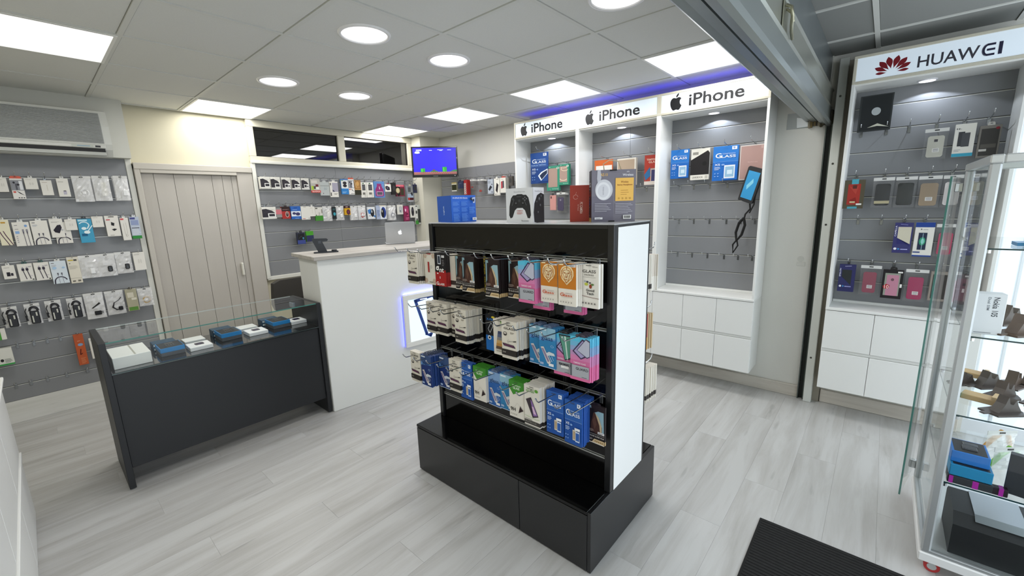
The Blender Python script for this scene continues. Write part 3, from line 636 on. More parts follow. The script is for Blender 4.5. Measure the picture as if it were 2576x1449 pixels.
def D_stars(p):
    p.R(0,1,.24,1,'#241a1c'); p.G([(.04,.97),(.22,.97),(.24,.90),(.14,.90),(.12,.45),(.04,.36)],'#7fa0a8'); p.R(.25,.40,.50,.90,'#16100f')
    p.G([(.42,.80),(.62,.86),(.92,.86),(.95,.30),(.84,.30)],'#8fb0bb'); 
    p.G([(.36,.80),(.46,.80),(.70,.66),(.84,.46),(.84,.28),(.55,.26),(.22,.30),(.24,.52)],'#4a2f25'); p.G([(.46,.80),(.66,.70),(.82,.50),(.83,.30),(.74,.30),(.70,.50)],'#c3b08d'); p.G([(.30,.60),(.45,.70),(.55,.50),(.42,.36)],'#5f4133')
    p.lines(.02,.4,.29,.37,3,'#9b8a80'); p.R(.62,.98,.27,.33,'#e9e7e4'); p.lines(.66,.94,.28,.32,2,'#4b4b4b')
    p.R(0,1,.235,.243,'#c9c4bd'); p.R(0,1,0,.235,'#1c1716'); p.T('9D',.03,.14,.16,.215,'#d8d2cc'); p.T('GLASS SUPER FILM',.18,.97,.165,.205,'#cfc8c2'); p.lines(.03,.36,.07,.13,3,'#a9a29b')
    p.G([(.30,.01),(.44,.12),(.99,.12),(.99,.01)],'#cdb48a'); p.R(0,1,0,.022,'#ddd6c8')
    for i in range(5): p.E(.50+i*.1,.066,.028,.018,'#7c5a1e',8)
def D_gnt(p):
    p.R(0,1,.42,1,'#19181a'); p.G([(0,.42),(.45,.42),(1,.50),(1,0),(0,0)],'#a5201f'); p.R(.28,.58,.66,.93,'#c9ced6'); p.R(.33,.53,.69,.90,'#2c3440'); p.lines(.70,.92,.62,.82,4,'#6f6c6c'); p.R(.68,.95,.86,.93,'#d8d8d8')
    p.T('g',.10,.42,.32,.60,'#f2f0ec'); p.T('nt',.44,.86,.42,.55,'#f2f0ec'); p.T('G',.10,.32,.03,.13,'#f2f0ec'); p.T('LASS',.33,.85,.03,.095,'#f2f0ec'); p.E(.48,.26,.05,.035,'#e9dfdc'); p.E(.48,.26,.03,.02,'#a5201f')
def D_ornate(p):
    for cx,cz in ((.12,.88),(.88,.88),(.12,.12),(.88,.12)):
        for k,r in enumerate((.13,.09,.05)): p.A(cx,cz,r,r*.55,0,360,.0012,'#b9855a',10)
    p.R(.36,.50,.38,.70,'#a32e2b'); p.A(.68,.55,.07,.04,0,360,.0012,'#555',10); p.lines(.45,.9,.07,.12,1,'#8a857c'); p.R(.3,.7,.93,.97,'#b4322e')
def D_guard(p):
    cols=['#cf6f9f','#d27fae','#b98cb8','#8fa3cc','#6fb3d6','#58bcdc']
    for i,c in enumerate(cols): p.R(0,1,.36+i*.107,.36+(i+1)*.107+.002,c)
    p.R(0,1,0,.075,'#d96f9f'); p.R(.0,.10,.075,.36,'#5a5f66')
    p.G([(.12,.66),(.62,.97),(.98,.90),(.98,.62),(.55,.50)],'#3a2c4c'); p.G([(.20,.67),(.63,.93),(.96,.87),(.96,.66),(.56,.53)],'#a49bc4'); p.G([(.33,.70),(.80,.99),(1,.95),(1,.60),(.86,.55)],'#4a4560'); p.G([(.37,.70),(.80,.965),(.98,.92),(.98,.61),(.86,.575)],'#b9bccd')
    p.L([(.42,.86),(.42,.80)],.0022,'#2c3d5e'); p.T('TEMPERED GLASS',.18,.80,.385,.425,'#f0dbe8')
    p.R(.10,.97,.075,.35,'#a8abb2'); p.T('GUARD',.30,.93,.245,.305,'#1e1f24'); p.lines(.6,.95,.09,.11,1,'#2a2a2e')
def D_lion(p):
    p.R(0,1,.40,1,'#c77a26'); W_='#f1dcb0'; D_='#a8632a'
    p.R(.07,.30,.945,.975,W_); p.R(.60,.98,.915,.965,'#e9e9ea'); p.lines(.63,.94,.925,.955,2,'#4a4a55')
    out=[(.5,.49),(.38,.55),(.22,.62),(.13,.72),(.14,.82),(.24,.90),(.38,.935),(.5,.94),(.62,.935),(.76,.90),(.86,.82),(.87,.72),(.78,.62),(.62,.55)]
    p.G(out,W_); p.G([(.5+(a-.5)*.84,.73+(b-.73)*.86) for a,b in out],'#dba55c'); p.G([(.5+(a-.5)*.70,.73+(b-.73)*.74) for a,b in out],W_)
    p.L([(.5,.93),(.5,.84)],.003,D_)
    for s_ in (-1,1):
        X=lambda v:.5+s_*v
        p.L([(X(.05),.84),(X(.17),.83),(X(.22),.76),(X(.15),.69),(X(.12),.61),(X(.05),.575)],.0022,D_); p.L([(X(.07),.775),(X(.16),.785),(X(.12),.76),(X(.07),.765)],.0022,D_); p.L([(X(.03),.77),(X(.05),.70),(X(.0),.675)],.0018,D_)
        for i in range(5): p.L([(X(.22+.02*i),.86-.05*i),(X(.31),.80-.05*i)],.0014,D_)
    p.G([(.42,.69),(.58,.69),(.5,.66)],D_); p.R(.43,.57,.615,.63,D_); p.G([(.44,.57),(.56,.57),(.5,.53)],D_)
    O='#c4552a'; p.T('G',.16,.36,.225,.31,O); p.T('lass',.37,.84,.225,.285,O); p.R(.46,.84,.30,.31,'#9c9690'); p.lines(.3,.7,.17,.185,1,'#d8d3ca')
    for i in range(5): p.E(.2+.15*i,.095,.04,.02,'#a8a29a',8)
def D_goodtech(p):
    k='#55524e'; p.T('GLASS',.16,.84,.80,.87,k); p.T('FRÉRES',.26,.74,.735,.78,'#8a8680'); p.R(.18,.84,.70,.705,'#8a8680'); p.T('9H',.66,.92,.925,.955,'#a8a49e')
    for cx,cz,rx,rz,c in ((.36,.545,.10,.035,'#b9bf4a'),(.58,.50,.07,.05,'#8d3b22'),(.68,.545,.08,.022,'#5c7d3f'),(.42,.60,.06,.022,'#3a3a4c'),(.30,.61,.05,.015,'#8fa0b4'),(.56,.58,.05,.016,'#2a2a33')): p.E(cx,cz,rx,rz,c,10)
    p.T('Good',.36,.78,.385,.44,'#201e1d'); p.T('Tech',.38,.76,.31,.365,'#201e1d'); p.L([(.0,.285),(.55,.255),(1.02,.24)],.0016,'#6a2a24')
    for i in range(5): p.E(.2+.155*i,.115,.045,.022,'#7b7772',8)
def D_9h(p):
    p.G([(0,1),(1,1),(1,.80),(.28,.62),(0,.80)],'#3f8a2c'); p.T('TEMPERED',.22,.80,.86,.90,'#d9ead0'); p.T('GLASS',.28,.72,.78,.845,'#e6f2de')
    p.T('9H',.08,.42,.17,.27,'#26221f'); p.G([(.62,.15),(.96,.25),(.74,.36)],'#2c1d20'); p.L([(.15,.14),(.55,.42),(.96,.25)],.0008,'#b5afa6')
    for i in range(4): p.E(.12+.12*i,.085,.035,.016,'#b0aaa1',8)
def D_screenprot(p):
    p.T('TEMPERED',.14,.66,.90,.93,'#7a8f6a'); p.T('GLASS',.14,.66,.835,.885,'#5c9a34'); p.E(.80,.90,.11,.04,'#5c9a34')
    p.G([(.12,.64),(.45,.72),(.92,.28),(.55,.22)],'#3a3038'); p.G([(.42,.66),(.52,.63),(.86,.30),(.60,.27)],'#8c6aa8'); p.G([(.5,.5),(.6,.5),(.78,.32),(.62,.33)],'#d8b8cf'); p.L([(0,.235),(.75,.20),(1,.215)],.0012,'#86b560')
    p.T('SCREEN',.06,.50,.13,.175,'#8d8a84'); p.T('PROTECTOR',.06,.80,.07,.115,'#8d8a84')
def D_blueG(p,bg='#1c4f9e',top='#2a5fae'):
    p.R(0,1,.55,1,top); p.R(0,1,0,.55,bg); p.L([(0,.55),(1,.55)],.0012,'#8fb4e0')
    for i in range(7): p.L([(0,.60+.06*i),(.5,.56+.06*i),(1,.60+.06*i)],.0006,'#3c72bd')
    p.R(.74,.93,.88,.97,'#e8eef8'); p.T('9',.78,.86,.895,.955,bg)
    p.T('G',.10,.34,.66,.80,'#dfe8f6'); p.T('LASS',.34,.90,.66,.735,'#dfe8f6'); p.T('TEMPERED',.36,.88,.755,.79,'#9fbce4')
    p.T('XS',.08,.30,.44,.50,'#e6eefb'); p.lines(.08,.32,.32,.42,3,'#b9cdec'); p.E(.42,.46,.07,.025,'#7fa5dc',10)
    p.R(.50,.70,.12,.36,'#cfc8ba'); p.R(.53,.67,.15,.33,'#b39c7c'); p.R(.66,.90,.10,.34,'#cfdcf0'); p.R(.68,.88,.13,.31,'#2f5fae'); p.R(.62,.92,.36,.42,'#eceef2')
    for i in range(4): p.E(.12+.12*(i%2),.13+.08*(i//2),.035,.015,'#7fa5dc',8)
def D_script(p,bg='#2a62ab',hi='#7fa3cf'):
    p.R(0,1,.0,1,bg); p.R(0,1,.72,1,hi); p.G([(0,.78),(.4,.70),(1,.76),(1,.72),(0,.66)],'#5f8dc6'); p.R(.06,.44,.93,.97,'#dfe6ef'); p.T('glass',.14,.84,.66,.80,'#1f3f70'); p.E(.80,.56,.10,.03,'#9fc0e6',10); p.E(.80,.56,.08,.022,bg,10)
    p.G([(.10,.50),(.28,.52),(.72,.16),(.60,.10),(.50,.12)],'#d8d2cc'); p.G([(.14,.47),(.27,.48),(.64,.18),(.54,.15)],'#8d7f9c'); p.G([(.42,.36),(.62,.42),(.92,.40),(.98,.34),(.66,.33),(.50,.30)],'#cfd6dc')
    p.L([(.62,.32),(.80,.18)],.002,'#e8edf2'); p.L([(.78,.32),(.90,.22)],.002,'#c8d6e6'); p.R(.60,.90,.06,.13,'#e6e8ec'); p.R(.06,.28,.06,.12,'#9fb6d8'); p.R(0,1,0,.02,'#b4c4dc')
def D_script2(p): D_script(p,'#2f7fb4','#8db9cf')
def D_navy(p): D_script(p,'#1c3370','#3c5480')
def D_fullglue(p):
    p.R(.55,.80,.90,.98,'#7fae55'); p.T('FULL GLUE',.25,.95,.80,.84,'#8d8a84')
    for i,c in enumerate(['#3f4a6c','#5c6684','#8d8a86','#c9a56a','#b98a4a','#5c4a3c']): z=.68-i*.085; p.G([(.36-.03*i,z),(.90-.02*i,z+.0),(.88-.02*i,z-.085),(.33-.03*i,z-.085)],c)
    p.lines(.2,.8,.10,.15,2,'#a8a49c')
def D_xprot(p):
    p.R(0,1,.42,1,'#17181d'); p.R(0,1,0,.42,'#1f6fc0'); p.T('X-PROT',.1,.9,.84,.90,'#2a7fd0'); p.E(.62,.94,.14,.03,'#d8c33a'); p.L([(.2,.6),(.45,.78),(.6,.7),(.35,.5),(.2,.6)],.0025,'#dfe3e8'); p.E(.3,.36,.14,.06,'#eef2f6'); p.E(.3,.36,.07,.03,'#17181d')
def D_guardN(p):
    D_guard(p); p.G([(.30,.99),(.95,.99),(.95,.45),(.62,.38)],'#2a2f38'); p.G([(.36,.96),(.92,.96),(.92,.47),(.64,.41)],'#5f9f8c'); p.G([(.60,.96),(.68,.96),(.80,.43),(.74,.42)],'#cfe3dc')
    p.T('GUARD',.30,.80,.27,.31,'#2a2a30'); p.R(.42,.84,.19,.25,'#ecebea')
DES={}
KR='#e2ddd0'
TYPES={ # name: (w,h,d,bands,design,tab)
 'glasspro':(.088,.178,.0088,[(0,.09,'#d9d3c6'),(.09,.24,'#2b2724'),(.24,1,'#ded8ca')],D_glasspro,None),
 'proglass':(.088,.178,.0088,[(0,.09,'#d9d3c6'),(.09,.24,'#2b2724'),(.24,1,'#ded8ca')],D_proglass,None),
 'stars':(.088,.175,.0088,[(0,.1,'#bda274'),(.1,.24,'#1c1716'),(.24,1,'#1f1718')],D_stars,'#241a1c'),
 'gnt':(.084,.178,.0088,[(0,.42,'#9b1d1e'),(.42,1,'#161416')],D_gnt,None),
 'ornate':(.088,.178,.0088,[(0,1,'#ded9cc')],D_ornate,None),
 'guard':(.092,.185,.0088,[(0,.36,'#d66c9d'),(.36,.6,'#c583b0'),(.6,.8,'#86a6cc'),(.8,1,'#5bb8d8')],D_guard,'#4b4550'),
 'guardN':(.092,.185,.0088,[(0,.36,'#d66c9d'),(.36,.6,'#c583b0'),(.6,.8,'#86a6cc'),(.8,1,'#5bb8d8')],D_guardN,'#2c2c30'),
 'lion':(.086,.175,.0088,[(0,.4,'#e8e3d8'),(.4,1,'#d9d0c2')],D_lion,None),
 'goodtech':(.088,.180,.0088,[(0,1,'#e3dfd6')],D_goodtech,None),
 'nineh':(.088,.182,.0088,[(0,.8,'#e0dbd0'),(.8,1,'#3f8a2c')],D_9h,None),
 'screenprot':(.088,.195,.0088,[(0,.03,'#dcd7cc'),(.03,.13,'#37322f'),(.13,1,'#ded9ce')],D_screenprot,None),
 'blueg':(.088,.200,.0088,[(0,1,'#1d4f9f')],D_blueG,None),
 'script':(.088,.180,.0088,[(0,1,'#2a5c9f')],D_script,'#5a6c88'),
 'script2':(.088,.180,.0088,[(0,1,'#2f78a8')],D_script2,'#5a6c88'),
 'navy':(.088,.178,.0088,[(0,1,'#22407c')],D_navy,'#4c566c'),
 'fullglue':(.086,.175,.0088,[(0,1,'#ded9ce')],D_fullglue,None),
 'xprot':(.088,.190,.0088,[(0,.42,'#1f6fc0'),(.42,1,'#17181d')],D_xprot,'#17181d'),
 'white':(.088,.178,.0088,[(0,.09,'#dcd6ca'),(.09,.22,'#3b3632'),(.22,1,'#e0dacd')],None,None),
 'redbox':(.088,.178,.0088,[(0,.35,'#c48a2a'),(.35,1,'#a8261f')],None,None),
 'tanbox':(.088,.178,.0088,[(0,1,'#cbb793')],None,None),
}
PROTO={}
def get_proto(tp,front):
    k=(tp,front)
    if k not in PROTO:
        w,h,d,bands,des,tab=TYPES[tp]
        o=carton('screen_protector_packet',w,h,d,bands,tabcol=tab,tabh=.011,tabw=.5)
        if front and des:
            p=Print(w,h); des(p)
            if not tab: p.R(.36,.64,.962,.975,'#4a4642')
            p.build('printed_front',o)
        PROTO[k]=[o,False]
    return PROTO[k]
def place(tp,front,loc,rz,rx=0.):
    pr=get_proto(tp,front)
    if not pr[1]: o=pr[0]; pr[1]=True
    else:
        o=pr[0].copy(); COL.objects.link(o)
        for c in pr[0].children: inst(c,o)
    o.location=loc; o.rotation_euler=(rx,0,rz)
    for k in ('label','category','group'):
        if k in o: del o[k]
    return o
# --- display hooks
hk=MB(); hk.box(-.008,.008,-.0035,0,-.040,.003,mat('#8d9092',.25,.8),.001); HC=hk.build('clip')
def rodmesh(L):
    q=MB(); q.tube([(0,-.002,-.008),(0,-.02,-.008),(0,-L,.006),(0,-L-.012,.016),(0,-L-.017,.027)],.0026,CHROME,7); q.cyl((0,-L-.0195,.026),.0032,.005,CHROME,8); return q.build('prong')
RODS={}
_first={}
def hook(loc,rz,L,label,group=None):
    L=round(L,3)
    t=tag(empty('display_hook',loc,rz),label,'hook',group)
    if 'c' not in _first: HC.parent=t; _first['c']=1
    else: inst(HC,t)
    if L not in RODS: RODS[L]=rodmesh(L); RODS[L].parent=t
    else: inst(RODS[L],t)
    return t
ORD=['first','second','third','fourth','fifth','sixth','seventh','eighth','ninth','tenth','eleventh','twelfth','thirteenth','fourteenth','fifteenth','sixteenth','seventeenth','eighteenth','nineteenth','twentieth']

# ------------------------------------------------------------------ black double-sided stand in the middle
st=tag(empty('display_stand',(0,0,0)),'black double sided display stand with white end panel in the middle of the shop','display stand')
BK=mat('#141517',.36,coat=.15,noise=.05,nscale=3); BKG=mat('#050506',.09,spec=.35); GX0,GX1,GY0,GY1=.853,1.50,-1.757,-.568
q=MB(); q.box(GX0+.018,GX1-.018,GY0+.018,GY1-.002,.0,.278,BK); q.build('base_carcass',st)
for a,b in ((GY1-.001,-1.3615),(-1.3645,GY0+.019)):
    q=MB(); q.box(GX0,GX0+.017,b,a,.006,.276,BK,.0015); q.build('base_door',st)
q=MB(); q.box(GX0,GX1,GY0,GY0+.017,.005,.295,BK,.0015); q.build('base_end_panel',st)
q=MB(); q.box(GX0,GX1,GY0+.018,GY1,.280,.296,BKG,.0015); q.build('base_top',st)
for y0_,y1_ in ((GY0+.0,GY0+.030),(-.625,-.595)):
    q=MB(); q.box(1.017,1.355,y0_+.0005,y1_,.2965,1.472,BK,.002); q.build('upright_panel',st)
q=MB(); q.box(1.045,1.332,GY0-.003,GY0+.0,.299,1.462,mat('#f0f1ef',.35),.0008); q.build('white_end_panel',st)
q=MB(); q.box(1.022,1.350,-1.727,-.625,1.455,1.472,BK,.001); q.build('top_panel',st)
q=MB(); q.box(1.02,1.352,-1.755,-.597,1.472,1.476,mat('#b9bcbd',.22),.0008); q.build('top_sheet',st)
q=MB(); q.box(1.17,1.20,-1.727,-.625,.297,1.455,DARK); q.build('core_board',st)
GG=[.452,.745,1.037,1.330]
def gslats(x_front,rz,y_start):
    zs=[.45]+[.45+.146*i for i in range(1,7)]; e=[.2975]+zs+[1.455]
    e=[.2975,.452,.745,1.037,1.330,1.455]
    for a,b in zip(e,e[1:]):
        q=MB(); q.box(0,1.10,0,.014,a+(.006 if a>.3 else 0),b-(.006 if b<1.45 else 0),BKG,.001); q.build('slat',st,(x_front,y_start,0),rz)
    for z in e[1:-1]:
        q=MB(); q.box(0,1.10,-.001,.012,z-.0075,z-.002,mat('#b4b6b2',.3,.5)); q.box(0,1.10,.008,.013,z-.002,z+.0058,mat('#55564f',.4,.5)); q.box(0,1.10,-.001,.012,z+.0045,z+.0075,mat('#a4a6a2',.3,.5)); q.build('groove_rail',st,(x_front,y_start,0),rz)
gslats(1.030,-PI/2,-.626); gslats(1.342,PI/2,-1.726)

# goods on the stand: (row, hook y, type, boxes in the stack, front x, top z, what it looks like)
H1=[-.66,-.745,-.837,-.927,-1.021,-1.113,-1.213,-1.307,-1.41,-1.513,-1.610,-1.690]
G=[ # top row
(1,-.61,'glasspro',6,.878,1.327,'cream box with black foot band, leftmost on the top row of the black stand'),
(1,-.716,'ornate',5,.915,1.327,'white box with red stripe and gold corner scrolls on the top row'),
(1,-.805,'gnt',3,.915,1.327,'black and red box with big white lower case lettering on the top row'),
(1,-.86,'white',7,.95,1.318,'plain white box edge with black band just right of the black and red box'),
(1,-.955,'stars',4,.93,1.320,'black box with planet picture, leftmost of the planet boxes on the top row'),
(1,-1.021,'stars',6,.915,1.318,'black box with planet picture left of the yellow edged packet'),
(1,-1.213,'stars',10,.885,1.320,'black box with planet picture in the middle of the top row, small white price tag'),
(1,-1.315,'stars',8,.93,1.318,'black box with planet picture half hidden by the blue and pink box'),
(1,-1.41,'guard',6,.893,1.326,'blue to pink box with two phone outlines on the top row'),
(1,-1.45,'guard',3,.945,1.292,'lower blue and pink box peeping out behind the left lion box'),
(1,-1.513,'lion',9,.915,1.327,'orange and white box with lion head, the left one of two'),
(1,-1.610,'lion',7,.905,1.327,'orange and white box with lion head, the right one of two'),
(1,-1.598,'guard',3,.968,1.288,'lower blue and pink box peeping out behind the right lion box'),
(1,-1.682,'goodtech',3,.955,1.322,'white box with small coloured leaf emblem at the right end of the top row'),
# middle row
(2,-.69,'glasspro',6,.924,1.045,'cream box with black foot band, leftmost on the middle row'),
(2,-.778,'proglass',5,.927,1.047,'cream box with black foot band, second on the middle row'),
(2,-.872,'glasspro',4,.950,1.043,'cream box with black foot band, third on the middle row'),
(2,-.957,'proglass',11,.900,1.045,'cream box at the front of the deep stack, fourth on the middle row'),
(2,-1.10,'xprot',2,.985,1.02,'black and blue box half hidden in the middle row'),
(2,-1.235,'fullglue',8,.900,1.035,'white box with sunset phone picture on the middle row'),
(2,-1.315,'proglass',12,.874,1.046,'cream box with black foot band right of the sunset phone box'),
(2,-1.425,'script2',5,.940,1.030,'light blue glass box with hand and phone, left of two on the middle row'),
(2,-1.500,'script2',6,.915,1.037,'light blue glass box with hand and phone, right of two on the middle row'),
(2,-1.575,'guardN',5,.925,1.022,'pink and green box showing a phone edge on the middle row'),
(2,-1.672,'guard',6,.905,1.030,'blue to pink box at the right end of the middle row'),
# bottom row
(3,-.627,'glasspro',3,.838,.765,'cream box with black foot band, leftmost on the bottom row'),
(3,-.723,'navy',10,.840,.764,'dark blue box with hand and phone, leftmost blue one on the bottom row'),
(3,-.814,'navy',2,.895,.758,'dark blue box with hand and phone behind the second bottom row hook'),
(3,-.900,'proglass',5,.892,.762,'cream box with black foot band, right one on the bottom row'),
(3,-.975,'blueg',3,.905,.760,'narrow blue box between cream and green boxes on the bottom row'),
(3,-1.075,'nineh',6,.905,.760,'white box with green corner reading 9H, left of two on the bottom row'),
(3,-1.165,'script',7,.922,.750,'mid blue glass box with hand and phone on the bottom row, left one of two'),
(3,-1.251,'script2',5,.918,.757,'lighter blue glass box tucked behind the right 9H box on the bottom row'),
(3,-1.340,'nineh',5,.885,.760,'white box with green corner reading 9H, right of two on the bottom row'),
(3,-1.435,'screenprot',10,.880,.765,'white box with violet phone on the bottom row'),
(3,-1.540,'blueg',4,.910,.755,'blue box with two small phones, left of two on the bottom row'),
(3,-1.632,'blueg',9,.915,.737,'blue box with two small phones, right of two on the bottom row'),
(3,-1.702,'stars',1,.985,.712,'black box with planet picture at the right end of the bottom row'),
]
COLN={'stars':'black','gnt':'red and black','guard':'pink and blue','guardN':'pink and blue','lion':'white','goodtech':'white','nineh':'white','screenprot':'white','blueg':'dark blue','script':'mid blue','script2':'light blue','navy':'navy blue','fullglue':'white','xprot':'black and blue'}
rz=-PI/2; RN={1:'top',2:'middle',3:'bottom'}; RZ={1:1.330,2:1.037,3:.745}
rj=random.Random(11); cnt={1:0,2:0,3:0}
for row,y,tp,n,xf,zt,lab in G:
    w,h,d=TYPES[tp][:3]; cnt[row]+=1
    room=1.022-xf; pitch=min(.0118,room/max(n,1)); n=min(n,int(room/.0112)) or 1; pitch=min(.0120,room/n)
    tag(place(tp,True,(xf,y,zt),rz+rj.uniform(-.03,.03)),lab,'packet','screen protector boxes on the black stand')
    for k in range(1,n):
        o=place(tp,False,(xf+k*pitch,y+rj.uniform(-.004,.004),zt-.0008*k+rj.uniform(-.002,.002)),rz+rj.uniform(-.02,.02))
        tag(o,'%s box, %s in its stack, %s from left, %s row of black stand'%(COLN.get(tp,'cream'),ORD[k],ORD[cnt[row]-1],RN[row]),'packet','screen protector boxes on the black stand')
    if y not in (-.86,-.955,-1.251,-1.45,-1.598): hook((1.030,max(y,-.70) if row==9 else y,RZ[row]),rz,(.235 if xf>.86 else .250),'chrome hook, %s place from the left on the %s row of the black stand'%(ORD[cnt[row]-1],RN[row]),'hooks on the black stand')
# a yellow-edged packet stands sideways between the planet boxes
q=MB(); q.box(-.088/2,.044,0,.0105,-.182,0,mat('#a8992f',.4),.001); o=q.build('screen_protector_packet',None,(.935,-1.125,1.318),-PI/2-.50); p=Print(.088,.182); p.R(.0,.45,0,1,'#1c1814'); p.TV('SUPER GLASS',.12,.36,.03,.97,'#b8a52c'); p.build('printed_front',o)
tag(o,'black and yellow packet turned sideways between the planet boxes','packet')
# far side of the stand: stacks seen edge-on past the white end panel
for row,tps,zt,xo in ((1,['white']*5+['lion']*6,1.318,1.500),(2,['redbox']*3+['tanbox']*4,1.035,1.445),(3,['white']*16,.755,1.530)):
    n=len(tps); lab={1:'white box in the upper edge-on stack beside the white end panel',2:'red or tan box in the short edge-on stack beside the end panel',3:'white box in the lower edge-on stack beside the white end panel'}[row]
    for k,tp in enumerate(tps):
        x=1.356+(k+1)*(xo-1.356)/n
        o=place(tp,False,(x,-1.700+rj.uniform(-.004,.004),zt-.001*k),PI/2+rj.uniform(-.02,.02)); tag(o,lab.replace('box in','box %s from stand, in'%ORD[k],1),'packet','edge-on boxes on the far side, %s row'%RN[row])
    hook((1.342,-1.70,RZ[row]),PI/2,{1:.19,2:.17,3:.20}[row],'chrome hook on the far side of the black stand, %s row'%RN[row])

# ------------------------------------------------------------------ boxes on top of the stand
ZT=1.476
def bigbox(name,label,cat,cx,cy,rz,w,d,h,col,front=None,side=None,sideR=None,bands=None):
    """origin: front left foot; front looks to local -y"""
    t=tag(empty(name,(cx,cy,ZT),rz),label,cat)
    q=MB()
    for a,b,c in (bands or [(0,1,col)]): q.box(0,w,0,d,a*h,b*h,mat(c,.4),.0015 if not bands else 0)
    q.build('carton',t)
    if front: p=Print(w,h); front(p); o=p.build('printed_front',t); o.location=(w/2,0,h)
    if side: p=Print(d,h); side(p); o=p.build('printed_side',t); o.location=(0,d/2,h); o.rotation_euler=(0,0,-PI/2)
    if sideR: p=Print(d,h); sideR(p); o=p.build('printed_side',t); o.location=(w,d/2,h); o.rotation_euler=(0,0,PI/2)
    return t
def F_vr(p):
    p.T('VR-SPACE 3D-Glasses',.06,.66,.88,.93,'#e8eefc'); 
    for x in (.06,.38): 
        for z in (.62,.40,.18,.03): p.lines(x,x+.25,z,z+.16,6,'#5b8fe0')
    p.lines(.68,.92,.32,.58,7,'#5b8fe0'); p.E(.82,.86,.09,.06,'#20263a'); p.G([(.80,.90),(.94,.93),(.92,.72),(.86,.70)],'#b8c4dc'); p.R(.83,.90,.76,.86,'#2d3a5c'); p.R(.80,.97,.06,.16,'#e8ecf4'); p.lines(.83,.94,.08,.14,3,'#555')
bigbox('headset_box','blue virtual reality headset box on top of the black stand','box',1.075,-.735,-math.radians(16),.153,.19,.147,'#0e5cc4',F_vr,lambda p:(p.R(0,1,0,1,'#0c4fae'),p.TV('LogiLink',.42,.52,.28,.62,'#cfe0f6',up=True)))
def F_pad(p,dark='#2b2c2e'):
    p.R(0,1,0,1,'#dddfe2'); p.T('SteelSeries',.30,.72,.875,.915,'#a9abae')
    out=[(.16,.13),(.24,.16),(.33,.36),(.42,.43),(.62,.43),(.71,.36),(.80,.14),(.88,.13),(.92,.22),(.90,.50),(.84,.72),(.76,.80),(.66,.80),(.60,.825),(.44,.825),(.38,.80),(.28,.80),(.20,.72),(.13,.48),(.11,.22)]
    p.G(out,dark)
    p.E(.38,.56,.055,.05,'#151617',12); p.E(.38,.57,.035,.03,'#56585b',12); p.E(.64,.56,.055,.05,'#151617',12); p.E(.64,.57,.035,.03,'#56585b',12); p.E(.51,.64,.045,.04,'#404245',12)
    for a,b in ((.72,.73),(.78,.69),(.72,.65),(.66,.69)): p.E(a,b,.022,.02,'#77797c',8)
    p.R(.25,.31,.66,.72,'#4c4e51'); p.L([(.24,.50),(.33,.68)],.0025,'#5c5e61'); p.L([(.78,.50),(.69,.66)],.0025,'#5c5e61'); p.R(.42,.60,.74,.765,'#4a4c4f')
    p.T('NIMBUS',.42,.64,.335,.365,'#b5564c'); p.lines(.42,.64,.25,.32,3,'#c98980'); p.lines(.62,.93,.05,.08,1,'#6a6c6f'); p.R(.60,.615,.045,.085,'#333')
def S_pad(p):
    p.R(0,1,0,1,'#dddfe2'); p.T('SteelSeries',.15,.85,.875,.915,'#a0a2a5')
    p.G([(.08,.02),(.02,.30),(.10,.55),(.35,.78),(.70,.85),(1,.80),(1,.0),(.3,.0)],'#2b2c2e')
    for a,b,r in ((.55,.68,.09),(.72,.76,.06),(.30,.60,.05),(.62,.50,.07),(.40,.30,.06)): p.E(a,b,r,r*.6,'#4a4c4f',10); p.E(a,b+.005,r*.6,r*.35,'#6f7174',10)
bigbox('controller_box','white box showing a black game controller, on top of the black stand','box',1.075,-1.143,-math.radians(89),.165,.085,.163,'#dddfe2',F_pad,None,S_pad)
bigbox('camera_box','narrow dark red camera box behind the headphone box','box',1.185,-1.44,-math.radians(60),.088,.09,.165,'#9c2f1e',lambda p:(p.A(.30,.68,.12,.06,0,330,.0015,'#d8a498'),p.L([(.30,.74),(.34,.82)],.001,'#d8a498'),p.TV('PC CAMERA',.52,.66,.22,.54,'#ecd0c4'),p.TV('HD Webcam',.40,.47,.30,.48,'#d8a498')))
def F_hp(p):
    p.R(0,1,0,1,'#77747f'); p.R(0,.5,0,.5,'#6d6a78'); p.T('AZ-13',.20,.36,.885,.935,'#e0b45a'); p.T('Wireless',.70,.94,.875,.92,'#e6e6ea'); p.A(.82,.94,.02,.012,20,160,.001,'#e6e6ea',6); p.A(.82,.94,.035,.022,20,160,.001,'#e6e6ea',6)
    p.G([(.13,.99),(.20,1.0),(.22,.86),(.20,.78),(.14,.74),(.12,.84)],'#b9bac2'); p.E(.28,.62,.20,.20,'#c9cad0',28); p.E(.265,.60,.165,.17,'#dfe0e4',28); p.E(.265,.60,.12,.125,'#cfd0d6',28); p.TV('wireless',.24,.28,.52,.68,'#a5a6ae',up=True)
    p.R(.54,.95,.40,.84,'#e9b95c'); p.T('Wireless',.66,.83,.745,.785,'#8a4a1c'); p.T('Stereo Headphone',.58,.92,.685,.725,'#8a4a1c'); p.lines(.66,.84,.52,.64,3,'#b98a3c',.2)
    for i in range(4): p.E(.62+.085*i,.45,.02,.02,'#c59a45',8)
    p.lines(.07,.44,.20,.38,6,'#a3a1ac'); p.lines(.54,.93,.16,.37,7,'#a3a1ac'); p.R(.07,.25,.05,.09,'#e6e6ea'); p.lines(.09,.23,.06,.08,1,'#555'); p.R(.72,.90,.05,.125,'#ecebe8')
    for i in range(9): p.R(.735+.017*i,.742+.017*i+.004*(i%2),.065,.115,'#333')
    p.R(.40,.56,.975,1,'#101012'); p.R(.38,.52,0,.025,'#101012')
